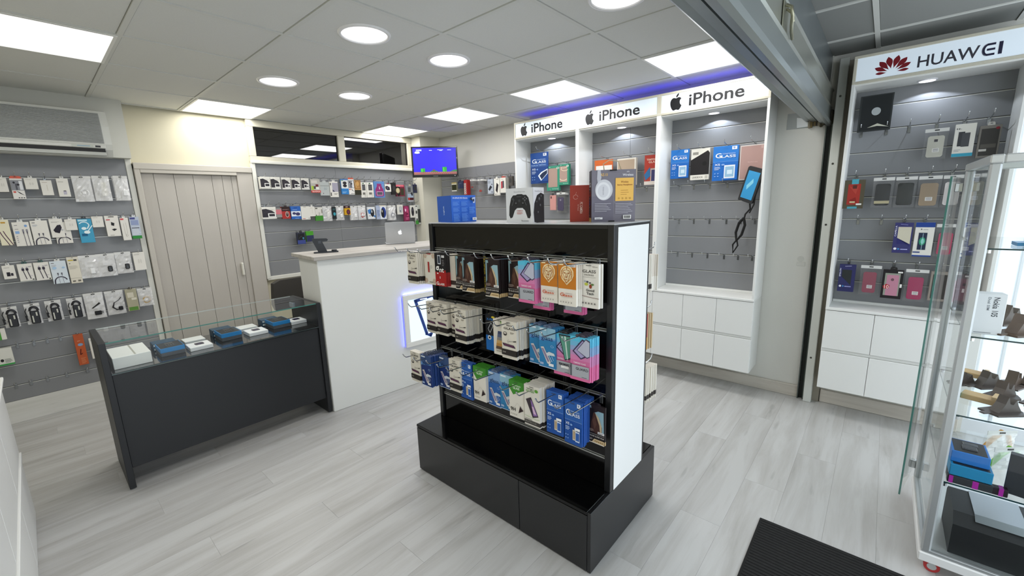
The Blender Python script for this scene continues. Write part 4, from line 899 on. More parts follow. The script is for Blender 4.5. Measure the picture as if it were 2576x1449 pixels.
def S_hp(p):
    p.R(0,1,.08,1,'#19181c'); p.R(0,1,0,.08,'#9c824a')
    for z,c in ((.72,'#c9c9cc'),(.54,'#a5302c'),(.37,'#2c3f8a'),(.20,'#303034')): p.A(.5,z,.22,.045,-30,210,.003,c,10); p.E(.28,z-.02,.09,.02,c,8); p.E(.72,z-.02,.09,.02,c,8)
    for z in (.82,.64,.46,.29,.13): p.E(.5,z,.04,.008,'#e0e0e0',6)
t=bigbox('headphone_box','grey and orange wireless headphone box with rope handle on the black stand','box',1.165,-1.566,-math.radians(52),.190,.075,.222,'#77747f',F_hp,S_hp)
q=MB(); q.tube([(.06,.04,.222),(.055,.035,.25),(.08,.03,.265),(.12,.035,.26),(.135,.04,.222)],.0022,mat('#b9a888',.7),8); q.build('rope_handle',t)

# ------------------------------------------------------------------ goods on the walls
def K_cable(p,c='#5a5664',blue=True):
    if blue: p.E(.78,.84,.09,.05,'#7ba3d8',10); p.R(.10,.34,.52,.63,'#8fb4e2')
    p.R(.12,.30,.86,.88,'#77757a'); p.R(.12,.32,.70,.72,'#8c8a90')
    for x in (.52,.74): p.R(x,x+.11,.60,.70,'#8c8a94'); p.G([(x+.01,.60),(x+.10,.60),(x+.08,.50),(x+.03,.50)],c); p.L([(x+.055,.5),(x+.09,0)],.003,c)
    for i in range(4): p.R(.12,.20,.40-.08*i,.43-.08*i,'#9c9aa2')
def K_arc(p):
    p.R(.10,.28,.90,.93,'#77757a'); p.lines(.10,.40,.76,.86,3,'#b8bcc4'); p.A(.5,.10,.38,.20,15,180,.007,'#3a3644',16); p.L([(.12,.10),(.10,0)],.007,'#3a3644')
    for x in (.38,.62): p.G([(x-.05,.48),(x+.05,.48),(x+.03,.38),(x-.02,.38)],'#55535e'); p.L([(x,.38),(x+.03,.02)],.0022,'#8a8894')
def K_arcb(p): K_arc(p); p.E(.25,.70,.13,.06,'#a9c8e4',10); p.E(.80,.70,.10,.04,'#a9c8e4',10)
def K_cable2(p):
    for x in (.34,.62): p.R(x-.05,x+.05,.74,.82,'#a8a4ac'); p.R(x-.09,x+.09,.60,.74,'#2f2838'); p.L([(x,.60),(x+.13,.10)],.0042,'#3a3242')
    p.R(.72,.92,.80,.84,'#a8a4ac'); p.R(.74,.90,.28,.30,'#b7b3b9'); p.R(.84,.95,.04,.10,'#33402f')
def K_black(p): p.lines(.15,.75,.82,.88,1,'#9a9690'); p.R(.28,.56,.20,.50,'#1b1820'); p.R(.60,.80,.22,.42,'#2a2530')
def K_diag(p):
    p.R(.35,.72,.86,.92,'#c79a3a')
    for x in (.05,.35): p.G([(x,.58),(x+.10,.55),(x+.24,.38),(x+.14,.40)],'#5c3550'); p.L([(x+.18,.40),(x+.62,0)],.0045,'#5a3a52')
def K_dots(p): p.lines(.1,.7,.86,.92,1,'#b4b0a8'); p.E(.42,.5,.07,.13,'#d5d2ca',8); p.E(.62,.5,.07,.13,'#d5d2ca',8)
def K_plain(p): p.lines(.15,.75,.84,.90,1,'#b9a99c'); p.R(.50,.56,.30,.70,'#cfcabd')
def K_chip(p): p.lines(.12,.72,.80,.86,1,'#a5a19c'); p.R(.42,.70,.12,.32,'#b9b5c4'); p.R(.45,.67,.30,.34,'#3a3438')
def K_redear(p):
    p.R(0,1,.42,.92,'#8d8f96'); p.R(.68,.95,.45,.88,'#e4e6ea'); p.E(.28,.80,.10,.05,'#26242c',8); p.E(.58,.70,.14,.05,'#26242c',8); p.R(.35,.50,.45,.75,'#55565e'); p.R(0,1,0,.42,'#e6e4e0'); p.R(.08,.30,.30,.38,'#d2574c'); p.G([(.34,.40),(.55,.34),(.98,.16),(.60,.26)],'#1e1d22'); p.R(.0,1,.92,1,'#e4e2de')
    for x in (.45,.65,.85): p.E(x,.06,.07,.025,'#3c3c40',8)
def K_mount(p): p.lines(.15,.75,.80,.86,2,'#a9a7a2'); p.G([(.30,.28),(.62,.22),(.86,.52),(.80,.68),(.55,.66),(.20,.40)],'#1d1726'); p.E(.86,.40,.10,.05,'#b8b8ba',8)
def K_blueear(p):
    p.R(.06,.70,.90,.97,'#bfe3ee'); p.A(.42,.72,.35,.15,0,150,.007,'#dff2f7',12); p.L([(.77,.72),(.60,.58)],.007,'#dff2f7'); p.E(.38,.60,.18,.06,'#e6f4f7',12); p.E(.55,.44,.22,.07,'#e6f4f7',12); p.L([(.65,.50),(1,.72)],.006,'#dff2f7'); p.R(.15,.55,.28,.38,'#0f5c86'); p.R(.0,1,0,.03,'#2f9cc0')
def K_adapt(p): p.R(.10,.38,.78,.83,'#c8565a'); p.G([(.42,.70),(.66,.64),(.60,.50),(.40,.54)],'#1b1b1e'); p.G([(.38,.34),(.60,.38),(.78,.34),(.55,.26)],'#1b1b1e'); p.R(.30,.70,.93,.96,'#26241f'); p.lines(.2,.6,.05,.09,1,'#8d8a84')
def K_narrow(p): p.R(.05,.45,.90,.97,'#d0525a'); p.L([(.35,.75),(.35,.30),(.5,.18)],.0016,'#b3aea4'); p.L([(.62,.78),(.65,.30)],.0016,'#b3aea4'); p.A(.52,.22,.13,.05,0,360,.0016,'#a49f95',10)
def K_green(p): p.R(0,1,.05,1,'#b9c3d2'); p.R(.05,.6,.88,.97,'#4a4f8c'); p.R(.1,.9,.62,.85,'#8f9cc0'); p.lines(.1,.95,.2,.55,6,'#dfe4ea'); p.R(0,1,.0,.14,'#2f8a3c'); p.R(.1,.9,.48,.51,'#3a3d4a')
def K_tall2(p): p.R(.1,.55,.86,.90,'#c9b240'); p.R(.58,.85,.85,.91,'#3c3a34'); p.E(.2,.76,.07,.02,'#8d8a80',8); p.R(0,1,.19,.2,'#a9a598'); p.lines(.1,.8,.55,.70,3,'#c4bfb2'); p.R(.15,.40,.06,.11,'#6b675e'); p.R(.6,.85,.06,.12,'#6b675e')
def K_orange(p): p.lines(.3,.7,.78,.80,1,'#f0d0b8'); p.E(.55,.66,.28,.045,'#7fa0c4',12); p.L([(.5,.52),(.35,.34),(.6,.38)],.006,'#5a1c14'); p.lines(.3,.8,.05,.25,6,'#d8875c')
def K_bluewh(p): p.R(.35,1,.28,.75,'#3f8fb4'); p.R(.55,1,.45,.60,'#1d4f86'); p.R(.1,.5,.88,.94,'#c9c8c0')
def K_sd(p,small=False):
    p.G([(0,0),(0,.80),(.30,.84),(.70,.68),(1,.40),(1,.12),(0,.12)],'#2d2a31'); p.L([(.1,.5),(.5,.68),(.55,.3)],.001,'#5a5660'); p.R(.40 if not small else .30,.97,.13,.46,'#e9e8e4'); p.R(.47 if not small else .36,.88 if not small else .64,.20,.40,'#2a2830')
    if small: p.R(.70,.86,.22,.33,'#3a3742')
    p.R(0,1,0,.10,'#e3e2dc'); p.lines(.6,.9,.72,.80,2,'#bcbab2')
def K_sds(p): K_sd(p,True)
def K_sandisk(p): p.R(0,1,.12,1,'#b9b6ae'); p.R(.08,.7,.70,.90,'#d4cfc6'); p.R(.04,.30,.20,.50,'#a8c43a'); p.R(.28,.55,.28,.48,'#4a4548'); p.R(.5,.85,.25,.42,'#ecebe6'); p.R(.5,.80,.45,.62,'#6b2430'); p.R(.0,1,0,.17,'#c83a30'); p.T('SanDisk',.08,.94,.04,.13,'#f4ece8')
def K_grey(p): p.R(0,1,.70,.74,'#8f938f'); p.T('OO',.40,.72,.42,.58,'#8f9aa2'); p.L([(.5,.60),(.5,.75)],.002,'#8f9aa2'); p.R(.28,.34,.12,.2,'#5c3a3c')
def K_tall(p): p.R(.30,1,.35,.92,'#a8a4b4'); p.G([(.30,.35),(.30,.50),(.60,.35)],'#3a3a56'); p.R(.05,.15,.76,.92,'#3a3836'); p.R(.05,.15,.08,.30,'#3a3836'); p.lines(.45,.9,.18,.26,2,'#77756c')
def K_buds(p): p.R(0,1,.38,.93,'#e4e6e4'); p.R(0,1,0,.38,'#2f7fc4'); p.E(.52,.74,.28,.10,'#26242c',14); p.E(.52,.56,.28,.10,'#26242c',14); p.R(.05,.3,.88,.92,'#5cae6a'); p.lines(.08,.7,.08,.2,2,'#9cc8ec'); p.R(0,1,.93,1,'#4f7cc0')
def K_gold(p): p.R(0,1,.35,1,'#9c7240'); p.R(0,1,0,.35,'#2b2a1c'); p.E(.5,.75,.25,.16,'#c89a5a',12); p.E(.5,.5,.3,.08,'#b5864c',12); p.R(.0,1,.33,.36,'#d0a868'); p.L([(.05,.95),(.3,.5)],.004,'#e6cfa0')
def K_phone2(p): p.R(.25,.80,.48,.86,'#3d3d40'); p.R(.30,.75,.52,.82,'#55565a'); p.R(.35,.58,.90,.97,'#3d6a4a'); p.R(.28,.70,.20,.34,'#6e6c66'); p.L([(.75,.35),(.85,.27),(.75,.2)],.0016,'#6e6c66'); p.lines(.6,.9,.05,.2,5,'#c4c2bc')
def K_pouch(p): p.R(0,1,0,1,'#5a82b8'); p.G([(.30,.86),(.70,.86),(.72,.72),(.88,.50),(.92,.15),(.80,.08),(.20,.08),(.10,.15),(.12,.5),(.28,.7)],'#8c2f6e'); p.R(.22,.80,.14,.38,'#c9a8c4'); p.R(.26,.76,.17,.35,'#55505c'); p.L([(.5,.68),(.53,.52)],.008,'#efe0ee'); p.L([(.42,.6),(.62,.6)],.003,'#5c1c4a'); p.lines(.78,.98,.6,.85,3,'#86a6d0')
def K_wmouse(p): p.G([(.05,.70),(.35,.80),(.75,.60),(.80,.25),(.40,.18),(.10,.35)],'#2d2a36'); p.E(.38,.5,.12,.12,'#6b6875',8)
def K_dark(p): p.E(.5,.55,.3,.25,'#3c3c3c',12)
def K_watch(p): p.R(0,1,.0,1,'#7a2a40'); p.R(.0,.92,.84,1,'#d86a78'); p.G([(0,.84),(.45,.84),(.45,.1),(.15,.0),(0,.3)],'#231c18'); p.E(.18,.5,.24,.24,'#a89c78',14); p.E(.18,.5,.19,.19,'#c9bf98',14); p.R(.50,.88,.10,.70,'#3c3a28'); p.lines(.3,.5,.85,.92,1,'#f2dcdc')
def K_redblk(p): p.R(0,1,.5,1,'#8d8f90'); p.R(.1,.6,.62,.9,'#55585a'); p.R(0,1,.12,.5,'#9fb0c4'); p.G([(.5,.55),(.85,.6),(.95,.4),(.7,.38)],'#2c2c34'); p.R(0,1,.10,.26,'#b03a34'); p.R(.35,1,.10,.26,'#4c1c22'); p.R(0,1,0,.10,'#a9adb4')
def K_pinkc(p): p.R(.0,1,.35,.85,'#c87078')
def K_redm(p): p.R(0,1,.62,1,'#2a1616'); p.lines(.1,.9,.72,.82,2,'#8d6a66'); p.R(0,1,0,.62,'#a52c28'); p.E(.62,.36,.22,.24,'#d8c4bc',16); p.E(.62,.36,.17,.2,'#4a3432',16); p.E(.62,.45,.08,.1,'#8c7a76',8)
def K_blue360(p): p.R(0,1,.22,.62,'#dfe6ee'); p.R(0,1,.62,1,'#2c62b4'); p.R(0,1,0,.22,'#2c62b4'); p.E(.30,.45,.18,.10,'#3c3a66',12); p.E(.68,.40,.24,.13,'#3c3a66',12); p.lines(.15,.8,.72,.78,1,'#a9c4ea'); p.lines(.35,.9,.05,.12,1,'#8fb4e2'); p.R(.3,.65,.86,.90,'#173a7a')
def K_wred(p): p.R(.12,.42,.06,.10,'#c04a44'); p.R(.30,.60,.93,.96,'#77756e'); p.R(.78,.90,.08,.12,'#6e6c66')
def K_greenb(p): p.R(0,1,0,.38,'#3f8a2c'); p.E(.12,.42,.06,.04,'#2c2a26',8); p.G([(.45,.65),(.65,.60),(.60,.35),(.45,.40)],'#bdbab2'); p.R(.05,.35,.88,.95,'#3c3c34'); p.R(.85,.97,.55,.85,'#8f8a80')
def K_teal(p): p.R(0,1,0,1,'#1a2024'); p.E(.5,.42,.35,.14,'#3f9cae',10); p.lines(.1,.9,.75,.9,2,'#4a7a80')
def K_yellow(p): p.R(0,1,.75,1,'#33161c'); p.R(0,1,0,.75,'#d0a01c'); p.E(.62,.32,.34,.30,'#4a1c2c',14); p.E(.62,.34,.2,.18,'#6a3040',12); p.R(.2,.6,.84,.92,'#c9a8a0')
def K_mouse(p): p.R(0,1,0,1,'#dfe2e4'); p.G([(0,.75),(.45,.85),(.45,.4),(.1,.45)],'#3c7ac0'); p.G([(.5,.3),(1,.1),(1,.3)],'#3c7ac0'); p.E(.62,.50,.26,.32,'#22242a',18); p.E(.56,.62,.08,.12,'#b9c4d0',10); p.R(.2,.3,.22,.3,'#33363c')
def K_bmouse(p): p.R(0,.38,0,1,'#a8b4cc'); p.lines(.06,.34,.2,.7,7,'#5c72a4'); p.R(.38,1,0,1,'#dde3ea'); p.E(.72,.48,.26,.40,'#2a3f8a',20); p.E(.62,.44,.17,.33,'#1a1d24',18); p.E(.58,.58,.06,.1,'#b8b6a8',10); p.R(.3,.95,.94,1,'#ded6c4')
def K_wpart(p): p.R(.35,.80,.2,.8,'#bcbfc4'); p.A(.57,.5,.26,.34,0,360,.002,'#3a3c42',14); p.E(.5,.35,.08,.1,'#4a4c52',8)
def K_pink(p): p.E(.5,.72,.42,.26,'#a8386c',16); p.R(.08,.92,.05,.72,'#8c2c54'); p.E(.35,.72,.12,.1,'#f0c4dc',10); p.R(.55,.85,.35,.75,'#c04a74'); p.R(.4,.75,.42,.55,'#6b1c40'); p.lines(.3,.9,.12,.28,2,'#d87a9c')
def K_msw(p): p.E(.5,.5,.28,.38,'#26242a',16); p.E(.5,.62,.12,.12,'#55535c',10)
def K_gb(p): p.R(.0,.5,.2,1,'#d9dad4'); p.R(0,.6,0,.2,'#3f8f38'); p.R(.5,1,.08,.78,'#2d302e'); p.lines(.55,.95,.1,.75,9,'#3f4340'); p.R(.1,.4,.55,.70,'#4a4c4a'); p.R(.15,.4,.9,.96,'#4a4c4a'); p.R(.12,.42,.2,.3,'#5c5f5c')
def K_frame(p): p.R(0,1,.88,1,'#c9b26a'); p.R(0,1,.74,.88,'#e2ddc8'); p.R(.08,.97,.14,.74,'#33351f'); p.R(0,1,0,.13,'#dcdcd8')
def K_navyp(p): p.E(.4,.45,.3,.35,'#4a5470',12); p.R(.3,.9,.05,.6,'#2b3350')
def K_redstrip(p):
    for i in range(6): z=.05+.125*i; p.R(.10,.70,z,z+.10,'#e4dcd8'); p.E(.4,z+.05,.16,.035,'#2a1a1c',8)
def K_sticker(p): pass
def K_gmount(p): p.R(0,1,0,1,'#b0b8c4'); p.G([(.1,.30),(.5,.58),(.85,.45),(.35,.2)],'#2c2f36'); p.lines(.1,.6,.72,.9,3,'#7a828e'); p.R(.72,.9,.6,.68,'#4a4f5a'); p.R(.7,.9,.08,.14,'#4a4f5a')
def K_wphone(p,c='#221a20'): p.G([(.28,.30),(.50,.75),(.82,.62),(.58,.14)],c); p.R(.2,.38,.05,.1,'#6b6860'); p.lines(.5,.85,.07,.1,1,'#8d8a80'); p.R(.45,.85,.94,.97,'#8d8a80')
def K_wred2(p): p.G([(.20,.75),(.45,.78),(.45,.30),(.20,.28)],'#a52c38'); p.R(.45,.72,.32,.80,'#77757c'); p.R(.5,.68,.35,.76,'#4a4a52'); p.lines(.25,.75,.88,.92,1,'#9a968e')
# phone-case bags and tablets
def K_bigG(p): D_blueG(p,'#1f4488','#24509c'); p.T('PREMIUM TEMPERED',.06,.92,.57,.62,'#8fb0e0'); p.R(.45,1,.05,.54,'#1f4488'); p.G([(.45,.25),(.62,.08),(1,.30),(1,.46),(.62,.36)],'#dfe6ee'); p.G([(.54,.25),(.66,.12),(.97,.31),(.97,.42),(.7,.34)],'#1f2c4a')
def K_tabG(p): D_blueG(p,'#1f66b8','#2a76c6'); p.R(.45,1,.02,.44,'#1f66b8'); p.R(.48,.90,.06,.44,'#dfe4ea'); p.R(.52,.86,.10,.40,'#8fb4cf'); p.R(.6,.8,.18,.3,'#c8dce8')
def K_greenc(p): p.R(.12,.86,.14,.90,'#a88f84'); p.A(.9,.9,.1,.03,0,360,.004,'#eef4f0',8); p.R(.2,.3,.94,.96,'#b8e0d0'); p.T('PROTECTIVE',.45,.95,.05,.09,'#a8dcc8')
def K_greend(p): K_greenc(p); p.A(.62,.78,.35,.10,150,330,.004,'#f2e6cc',10); p.A(.5,.32,.35,.10,180,340,.005,'#f2e6cc',10); p.A(.55,.86,.3,.04,180,350,.003,'#f2e6cc',8)  # pale arcs are glare painted onto the clear packet front
def K_orangec(p): p.R(0,1,.82,1,'#c4602c'); p.R(.08,.97,.0,.78,'#d9d6d2'); p.R(.2,.9,.55,.62,'#bdb9b4')
def K_tan(p): p.R(.05,.93,.05,.95,'#a99682'); 
def K_tred(p): p.R(0,1,.35,1,'#a8392c'); p.T('TEMPERED',.15,.95,.82,.88,'#e6c4b4'); p.T('GLASS',.3,.95,.73,.80,'#e6c4b4'); p.G([(.0,.35),(.4,.6),(.45,.3),(.1,.15)],'#2f6a9c'); p.R(.45,1,.12,.55,'#b8a8a0'); p.R(.52,.95,.12,.50,'#3a3a66'); p.R(0,1,0,.12,'#d8cfc6')
def K_link(p): p.G([(0,.0),(0,.65),(.9,.93),(1,.85),(1,.14),(0,.14)],'#1f1d1f'); p.R(0,1,0,.16,'#dcd9d0'); p.T('LINKBOOK',.12,.7,.05,.11,'#55524c'); p.E(.75,.52,.12,.07,'#121112',12); p.R(.1,.4,.82,.9,'#8f8d86'); p.R(.8,.95,.03,.13,'#b8b5ac')
def K_padpink(p): p.R(.04,.98,.03,.97,'#a98a84'); p.T('FlexPad case',.35,.75,.50,.525,'#c9aaa4'); p.R(.86,.96,.88,.96,'#b89c96')
def K_bigblk(p): p.R(.06,.95,.04,.97,'#1c2022'); p.E(.52,.54,.14,.11,'#aab0b2',18); p.G([(.3,.1),(.6,.2),(.95,.08),(.6,.13)],'#c8c8b8')
def K_wbox(p): p.T('H-',.08,.32,.83,.88,'#33363a'); p.R(.20,.50,.32,.76,'#3a3b40'); p.R(.38,.76,.30,.72,'#4a4c50'); p.R(0,1,0,.10,'#3a9cb8'); p.lines(.08,.4,.16,.24,2,'#a8aaae')
def K_redglit(p): p.R(0,1,0,1,'#57503f'); p.R(.20,.80,.14,.86,'#a8332a'); p.G([(.24,.80),(.5,.7),(.7,.8),(.6,.5)],'#b84438'); p.G([(.3,.3),(.6,.4),(.7,.2)],'#8c241f'); p.R(.42,.62,.70,.82,'#5a2a24'); p.R(.35,.68,.86,1.03,'#4fa6b8'); p.R(.25,.72,.0,.07,'#4fa6b8'); p.R(.34,.60,.20,.26,'#c8b890'); p.R(.66,.92,.12,.18,'#e6e4e0')
def K_capella(p): p.R(.20,.92,.30,.86,'#c9c4b0'); p.G([(.20,.30),(.20,.50),(.92,.22),(.92,.30)],'#2a2a66'); p.TV('CAPELLA',.03,.13,.55,.90,'#dfe0f0',up=True); p.E(.16,.14,.09,.04,'#e8e8f0',10); p.G([(.30,.10),(.30,.17),(.44,.13)],'#3f8fd0'); p.R(.46,.84,.11,.14,'#a9aadc'); p.L([(.3,.95),(.7,.93)],.003,'#8a8ac0')
def K_phbox(p): p.R(0,1,.86,1,'#1f3f8c'); p.R(0,1,.0,.04,'#1f3f8c'); p.G([(.30,.78),(.30,.82),(.38,.80)],'#3a3a40'); p.lines(.42,.75,.785,.81,1,'#8a8a90'); p.R(.22,.66,.20,.70,'#232c44'); p.E(.44,.45,.17,.12,'#2f8f6a',14); p.E(.46,.45,.10,.08,'#7fc8b8',12); p.L([(.45,.2),(.45,.68)],.002,'#b8d8e6'); p.R(.03,.40,.11,.145,'#2c3f7c')
def K_epsilon(p): p.G([(.20,.80),(.80,.80),(.80,.25),(.20,.55)],'#2c302f'); p.TV('EPSILON',.03,.13,.55,.85,'#dfe0f0',up=True); p.E(.16,.20,.08,.04,'#e8e8f0',10); p.G([(.30,.16),(.30,.24),(.42,.20)],'#3f8fd0'); p.R(.44,.84,.18,.21,'#a9aadc'); p.L([(.35,.93),(.75,.95)],.003,'#c8c8e0')
def K_rose(p): p.R(0,1,0,1,'#1c181b'); p.R(.12,.86,.10,.88,'#8f9488'); p.R(.22,.80,.10,.82,'#b98094'); p.E(.50,.66,.08,.05,'#6b4c54',10); p.G([(.06,.42),(.22,.50),(.40,.46),(.36,.34),(.12,.33)],'#a8262c'); p.T('10',.14,.36,.34,.46,'#f2dcd8'); p.R(.88,.98,.40,.52,'#e6e4e0'); p.R(.72,.95,.90,.95,'#e6e4e0')
for_=lambda c:(lambda p:p.R(0,1,0,1,c))

def case_in_bag(name,w,h,z,col,parent,inset=(.14,.16,.09,.07),sticker=True,cam=None,band=None):
    """a phone case lying in a pouch: rounded slab, left/right/top/foot margins as fractions"""
    l,r_2,t_,b_=inset; x0=-w/2+l*w; x1=w/2-r_2*w; z1=-t_*h-.025; z0=-h+b_*h; e=.008
    q=MB(); q.prism([(x0+e,z0),(x1-e,z0),(x1,z0+e),(x1,z1-e),(x1-e,z1),(x0+e,z1),(x0,z1-e),(x0,z0+e)],z,z+.006,mat(col,.4),'y')
    if band: q.box(x0,x1,z-.0006,z,z0+.012,z0+.030,mat(band,.4))
    if sticker: q.box(x0+(x1-x0)*.35,x0+(x1-x0)*.75,z-.0008,z,z0+.03,z0+.052,mat('#e8e7e4',.4)); 
    if sticker:
        for k in range(3): q.box(x0+(x1-x0)*.39,x0+(x1-x0)*.71,z-.001,z-.0008,z0+.034+.006*k,z0+.0365+.006*k,mat('#55555a',.4))
    if cam: q.box((x0+x1)/2-.008,(x0+x1)/2+.008,z-.0006,z,z1-.035,z1-.02,mat(cam,.4))
    q.build('phone_case',parent)
def bag_item(kind,w,h,d,seed,name='plastic_pouch'):
    o=pouch(name,w,h,d,seed); y=d*.5-.004
    if kind in('coilw','coilr','coilb','coily'):
        c={'coilw':'#eceded','coilr':'#b8342c','coilb':'#2c3a5c','coily':'#b89648'}[kind]; q=MB(); r=w*.27
        for k in range(3): q.tube([((.03*w)+math.cos(2*PI*i/18)*(r-.003*k),y-.002*k,-h*.66+math.sin(2*PI*i/18)*(r-.003*k)*1.15) for i in range(18)],.0022,mat(c,.35),6,True)
        q.box(-.012,.012,y-.006,y,-h*.66-.01,-h*.66+.012,mat('#f0f0f0' if kind!='coilb' else '#dfe3e8',.35),.002); q.build('cable_coil',o)
    elif kind=='plugw':
        q=MB(); q.box(.0,.030,y-.012,y+.004,-h*.82,-h*.58,mat('#e9eaea',.3),.004); q.box(.006,.010,y-.003,y+.0,-h*.88,-h*.82,mat('#d0d0cc',.3)); q.box(.020,.024,y-.003,y+.0,-h*.88,-h*.82,mat('#d0d0cc',.3)); q.build('plug',o)
    elif kind=='plugb':
        q=MB(); q.box(.0,.030,y-.014,y+.004,-h*.80,-h*.55,mat('#17181a',.25),.006); q.tube([(.0,y-.01,-h*.75),(.015,y-.016,-h*.60),(.025,y-.012,-h*.7)],.002,mat('#2a2b2e',.4),6); q.build('plug',o)
    elif kind=='kit':
        q=MB(); bk=mat('#161619',.35); q.box(-.012,.030,y-.014,y+.002,-h*.86,-h*.70,bk,.004); q.tube([(-.02,y-.006,-h*.58),(.03,y-.008,-h*.40)],[.004,.007],bk,8); q.box(.03,.042,y-.01,y-.006,-h*.80,-h*.78,bk); q.box(.03,.042,y-.01,y-.006,-h*.75,-h*.73,bk); q.tube([(-.018,y-.008,-h*.5),(-.028,y-.008,-h*.56)],.003,mat('#d8d8d8',.3),6); q.build('charger_kit',o)
    elif kind=='kit2':
        q=MB(); bk=mat('#161619',.35); q.box(.012,.040,y-.014,y+.002,-h*.84,-h*.68,bk,.004); q.tube([(.04,y-.006,-h*.30),(.02,y-.006,-h*.42),(-.01,y-.006,-h*.5),(-.022,y-.006,-h*.68),(.0,y-.006,-h*.80),(.02,y-.006,-h*.80)],[.003,.002,.004,.007,.006,.004],bk,8); q.build('charger_kit',o)
    elif kind=='laptopcharger':
        q=MB(); bk=mat('#1b1c22',.35); q.box(-.018,.030,y-.016,y+.01,-h*.98,-h*.35,bk,.005); q.box(-.010,-.003,y-.0168,y-.016,-h*.90,-h*.58,mat('#c9cabf',.4)); q.box(.012,.020,y-.0168,y-.016,-h*.60,-h*.42,mat('#c9cabf',.4))
        for k in range(3): q.tube([(.005+math.cos(PI*i/9)*(.026-.004*k),y-.004*k,-h*.35+math.sin(PI*i/9)*(.035-.005*k)) for i in range(10)],.0032,bk,6)
        q.tube([(-.018,y,-h*.7),(-.034,y,-h*.6),(-.04,y,-h*.35),(-.03,y,-h*.2)],.003,bk,6); q.tube([(-.036,y,-h*.8),(-.04,y,-h*.55)],[.006,.004],bk,7); q.build('power_supply',o)
    elif kind=='paper':
        q=MB(); q.box(-w*.05,w*.30,y,y+.001,-h*.80,-h*.25,mat('#e6e4da',.4)); q.build('paper_insert',o)
    return o
CW='#e3e0d8'
def wallrow(wall,plane,wallplane,rowz,items,grp,hookL,where):
    for i,it in enumerate(items):
        pos,z,w,h,kind,arg,lab,cat=it[:8]; n=it[8] if len(it)>8 else 1
        loc=put(wall,plane,pos,z); rz=facing(wall)
        if kind=='bag': o=bag_item(arg,w,h,.028,i*7+int(abs(pos)*100)); d=.028
        elif kind=='case':
            d=.018; o=pouch('plastic_pouch',w,h,d,i+int(abs(pos)*50),.95,.0035,BAGC); a=dict(arg); case_in_bag('phone_case',w,h,d*.5-.0035,a.pop('col'),o,**a)
        else:
            des,bands,tab,d=arg if isinstance(arg,tuple) else (arg,[(0,1,CW)],'#dcdcd8',.016)
            o=carton('product_box',w,h,d,bands,tabcol=tab,tabh=.018,tabw=.95 if tab=='#d8502c' else .35)
            if des: p=Print(w,h); des(p); p.build('printed_front',o)
        o.location=loc; o.rotation_euler=(0,0,rz+rj.uniform(-.02,.02)); tag(o,lab,cat,grp)
        for k in range(1,n):
            c=o.copy(); COL.objects.link(c)
            for ch in o.children:
                if ch.name.startswith(('hang_tab','header')): inst(ch,c)
            off=k*min(d+.0015,(abs(wallplane-plane)-d-.004)/max(n-1,1)); c.location=put(wall,plane+(off if wall!='left' else -off),pos+rj.uniform(-.003,.003),z-.001*k)
            del c['label']; tag(c,'%s %s of its stack, %s place from the left, %s'%(ORD[k],cat,ORD[i],where.replace('the ','',1)),cat,grp)
        L=abs(wallplane-plane)+.02
        if it[0]==-2.430: continue
        hook(put(wall,wallplane,pos,rowz),rz,max(L,hookL),'chrome hook, %s place from the left on %s'%(ORD[i],where),'hooks on '+where)
def box_(des,bands=None,tab='#dcdcd8',d=.016): return (des,bands or [(0,1,CW)],tab,d)
g='goods left of the folding door'
wallrow('back',2.315,2.405,1.877,[
(-.548,1.865,.048,.100,'box',box_(K_dots,d=.03),'small white box at the left picture edge, top row of the left slatwall','box'),
(-.479,1.862,.061,.148,'box',box_(K_redear,[(0,1,'#d9d7d2')],'#d8502c',.02),'white and black earphone box with orange hang tab on the left slatwall','box',2),
(-.407,1.866,.066,.081,'box',box_(K_dots,d=.02),'short white box beside the orange tabbed earphone box','box'),
(-.331,1.853,.060,.112,'box',box_(K_plain,tab=None,d=.006),'thin cream card on the top row of the left slatwall','card'),
(-.243,1.868,.064,.138,'box',box_(K_chip,d=.03),'tall white box with small grey adapter picture on the top row','box'),
(-.134,1.892,.108,.200,'bag','coilw','clear pouch with coiled white cable on the top row of the left slatwall','pouch',3),
(-.022,1.896,.101,.198,'bag','paper','clear pouch with folded paper, middle one of the three top row pouches','pouch',3),
(.100,1.900,.089,.200,'bag','plugw','clear pouch nearest the folding door on the top row','pouch',3)],g,.08,'the left slatwall, top row')
wallrow('back',2.315,2.405,1.570,[
(-.595,1.565,.059,.186,'box',box_(K_diag,[(0,1,'#e6e0c4')]),'cream box with two purple cables at the left picture edge','box'),
(-.511,1.545,.085,.178,'box',box_(K_cable),'pale cable box with blue tags and two straight plugs, second row of left slatwall','box'),
(-.418,1.552,.089,.182,'box',box_(K_arc),'pale cable box with dark cable arc at its foot, second row of left slatwall','box'),
(-.328,1.562,.072,.144,'box',box_(K_mount),'white box with black car holder picture','box'),
(-.248,1.555,.065,.086,'box',box_(K_dots,tab='#d8d8d6'),'short white earphone box left of the turquoise one','box'),
(-.170,1.555,.082,.190,'box',box_(K_blueear,[(0,1,'#2f97bd')],'#1b1b1d',.024),'turquoise box with white earphones and black hang tab','box'),
(-.092,1.572,.068,.088,'box',box_(K_dots,tab=None,d=.02),'short white box right of the turquoise earphone box','box'),
(-.007,1.574,.084,.170,'box',box_(K_adapt,tab=None,d=.024),'white box with two black plugs pictured, second row of left slatwall','box'),
(.070,1.555,.052,.190,'box',box_(K_narrow,d=.022),'narrow white cable box with red corner label','box'),
(.135,1.560,.062,.186,'box',box_(K_green,[(0,.1,'#2f8a3c'),(.1,1,'#c6ccd6')],'#e2e4e6',.03),'silver packet with green foot nearest the folding door, second row','packet')],g,.08,'the left slatwall, second row')
q=None
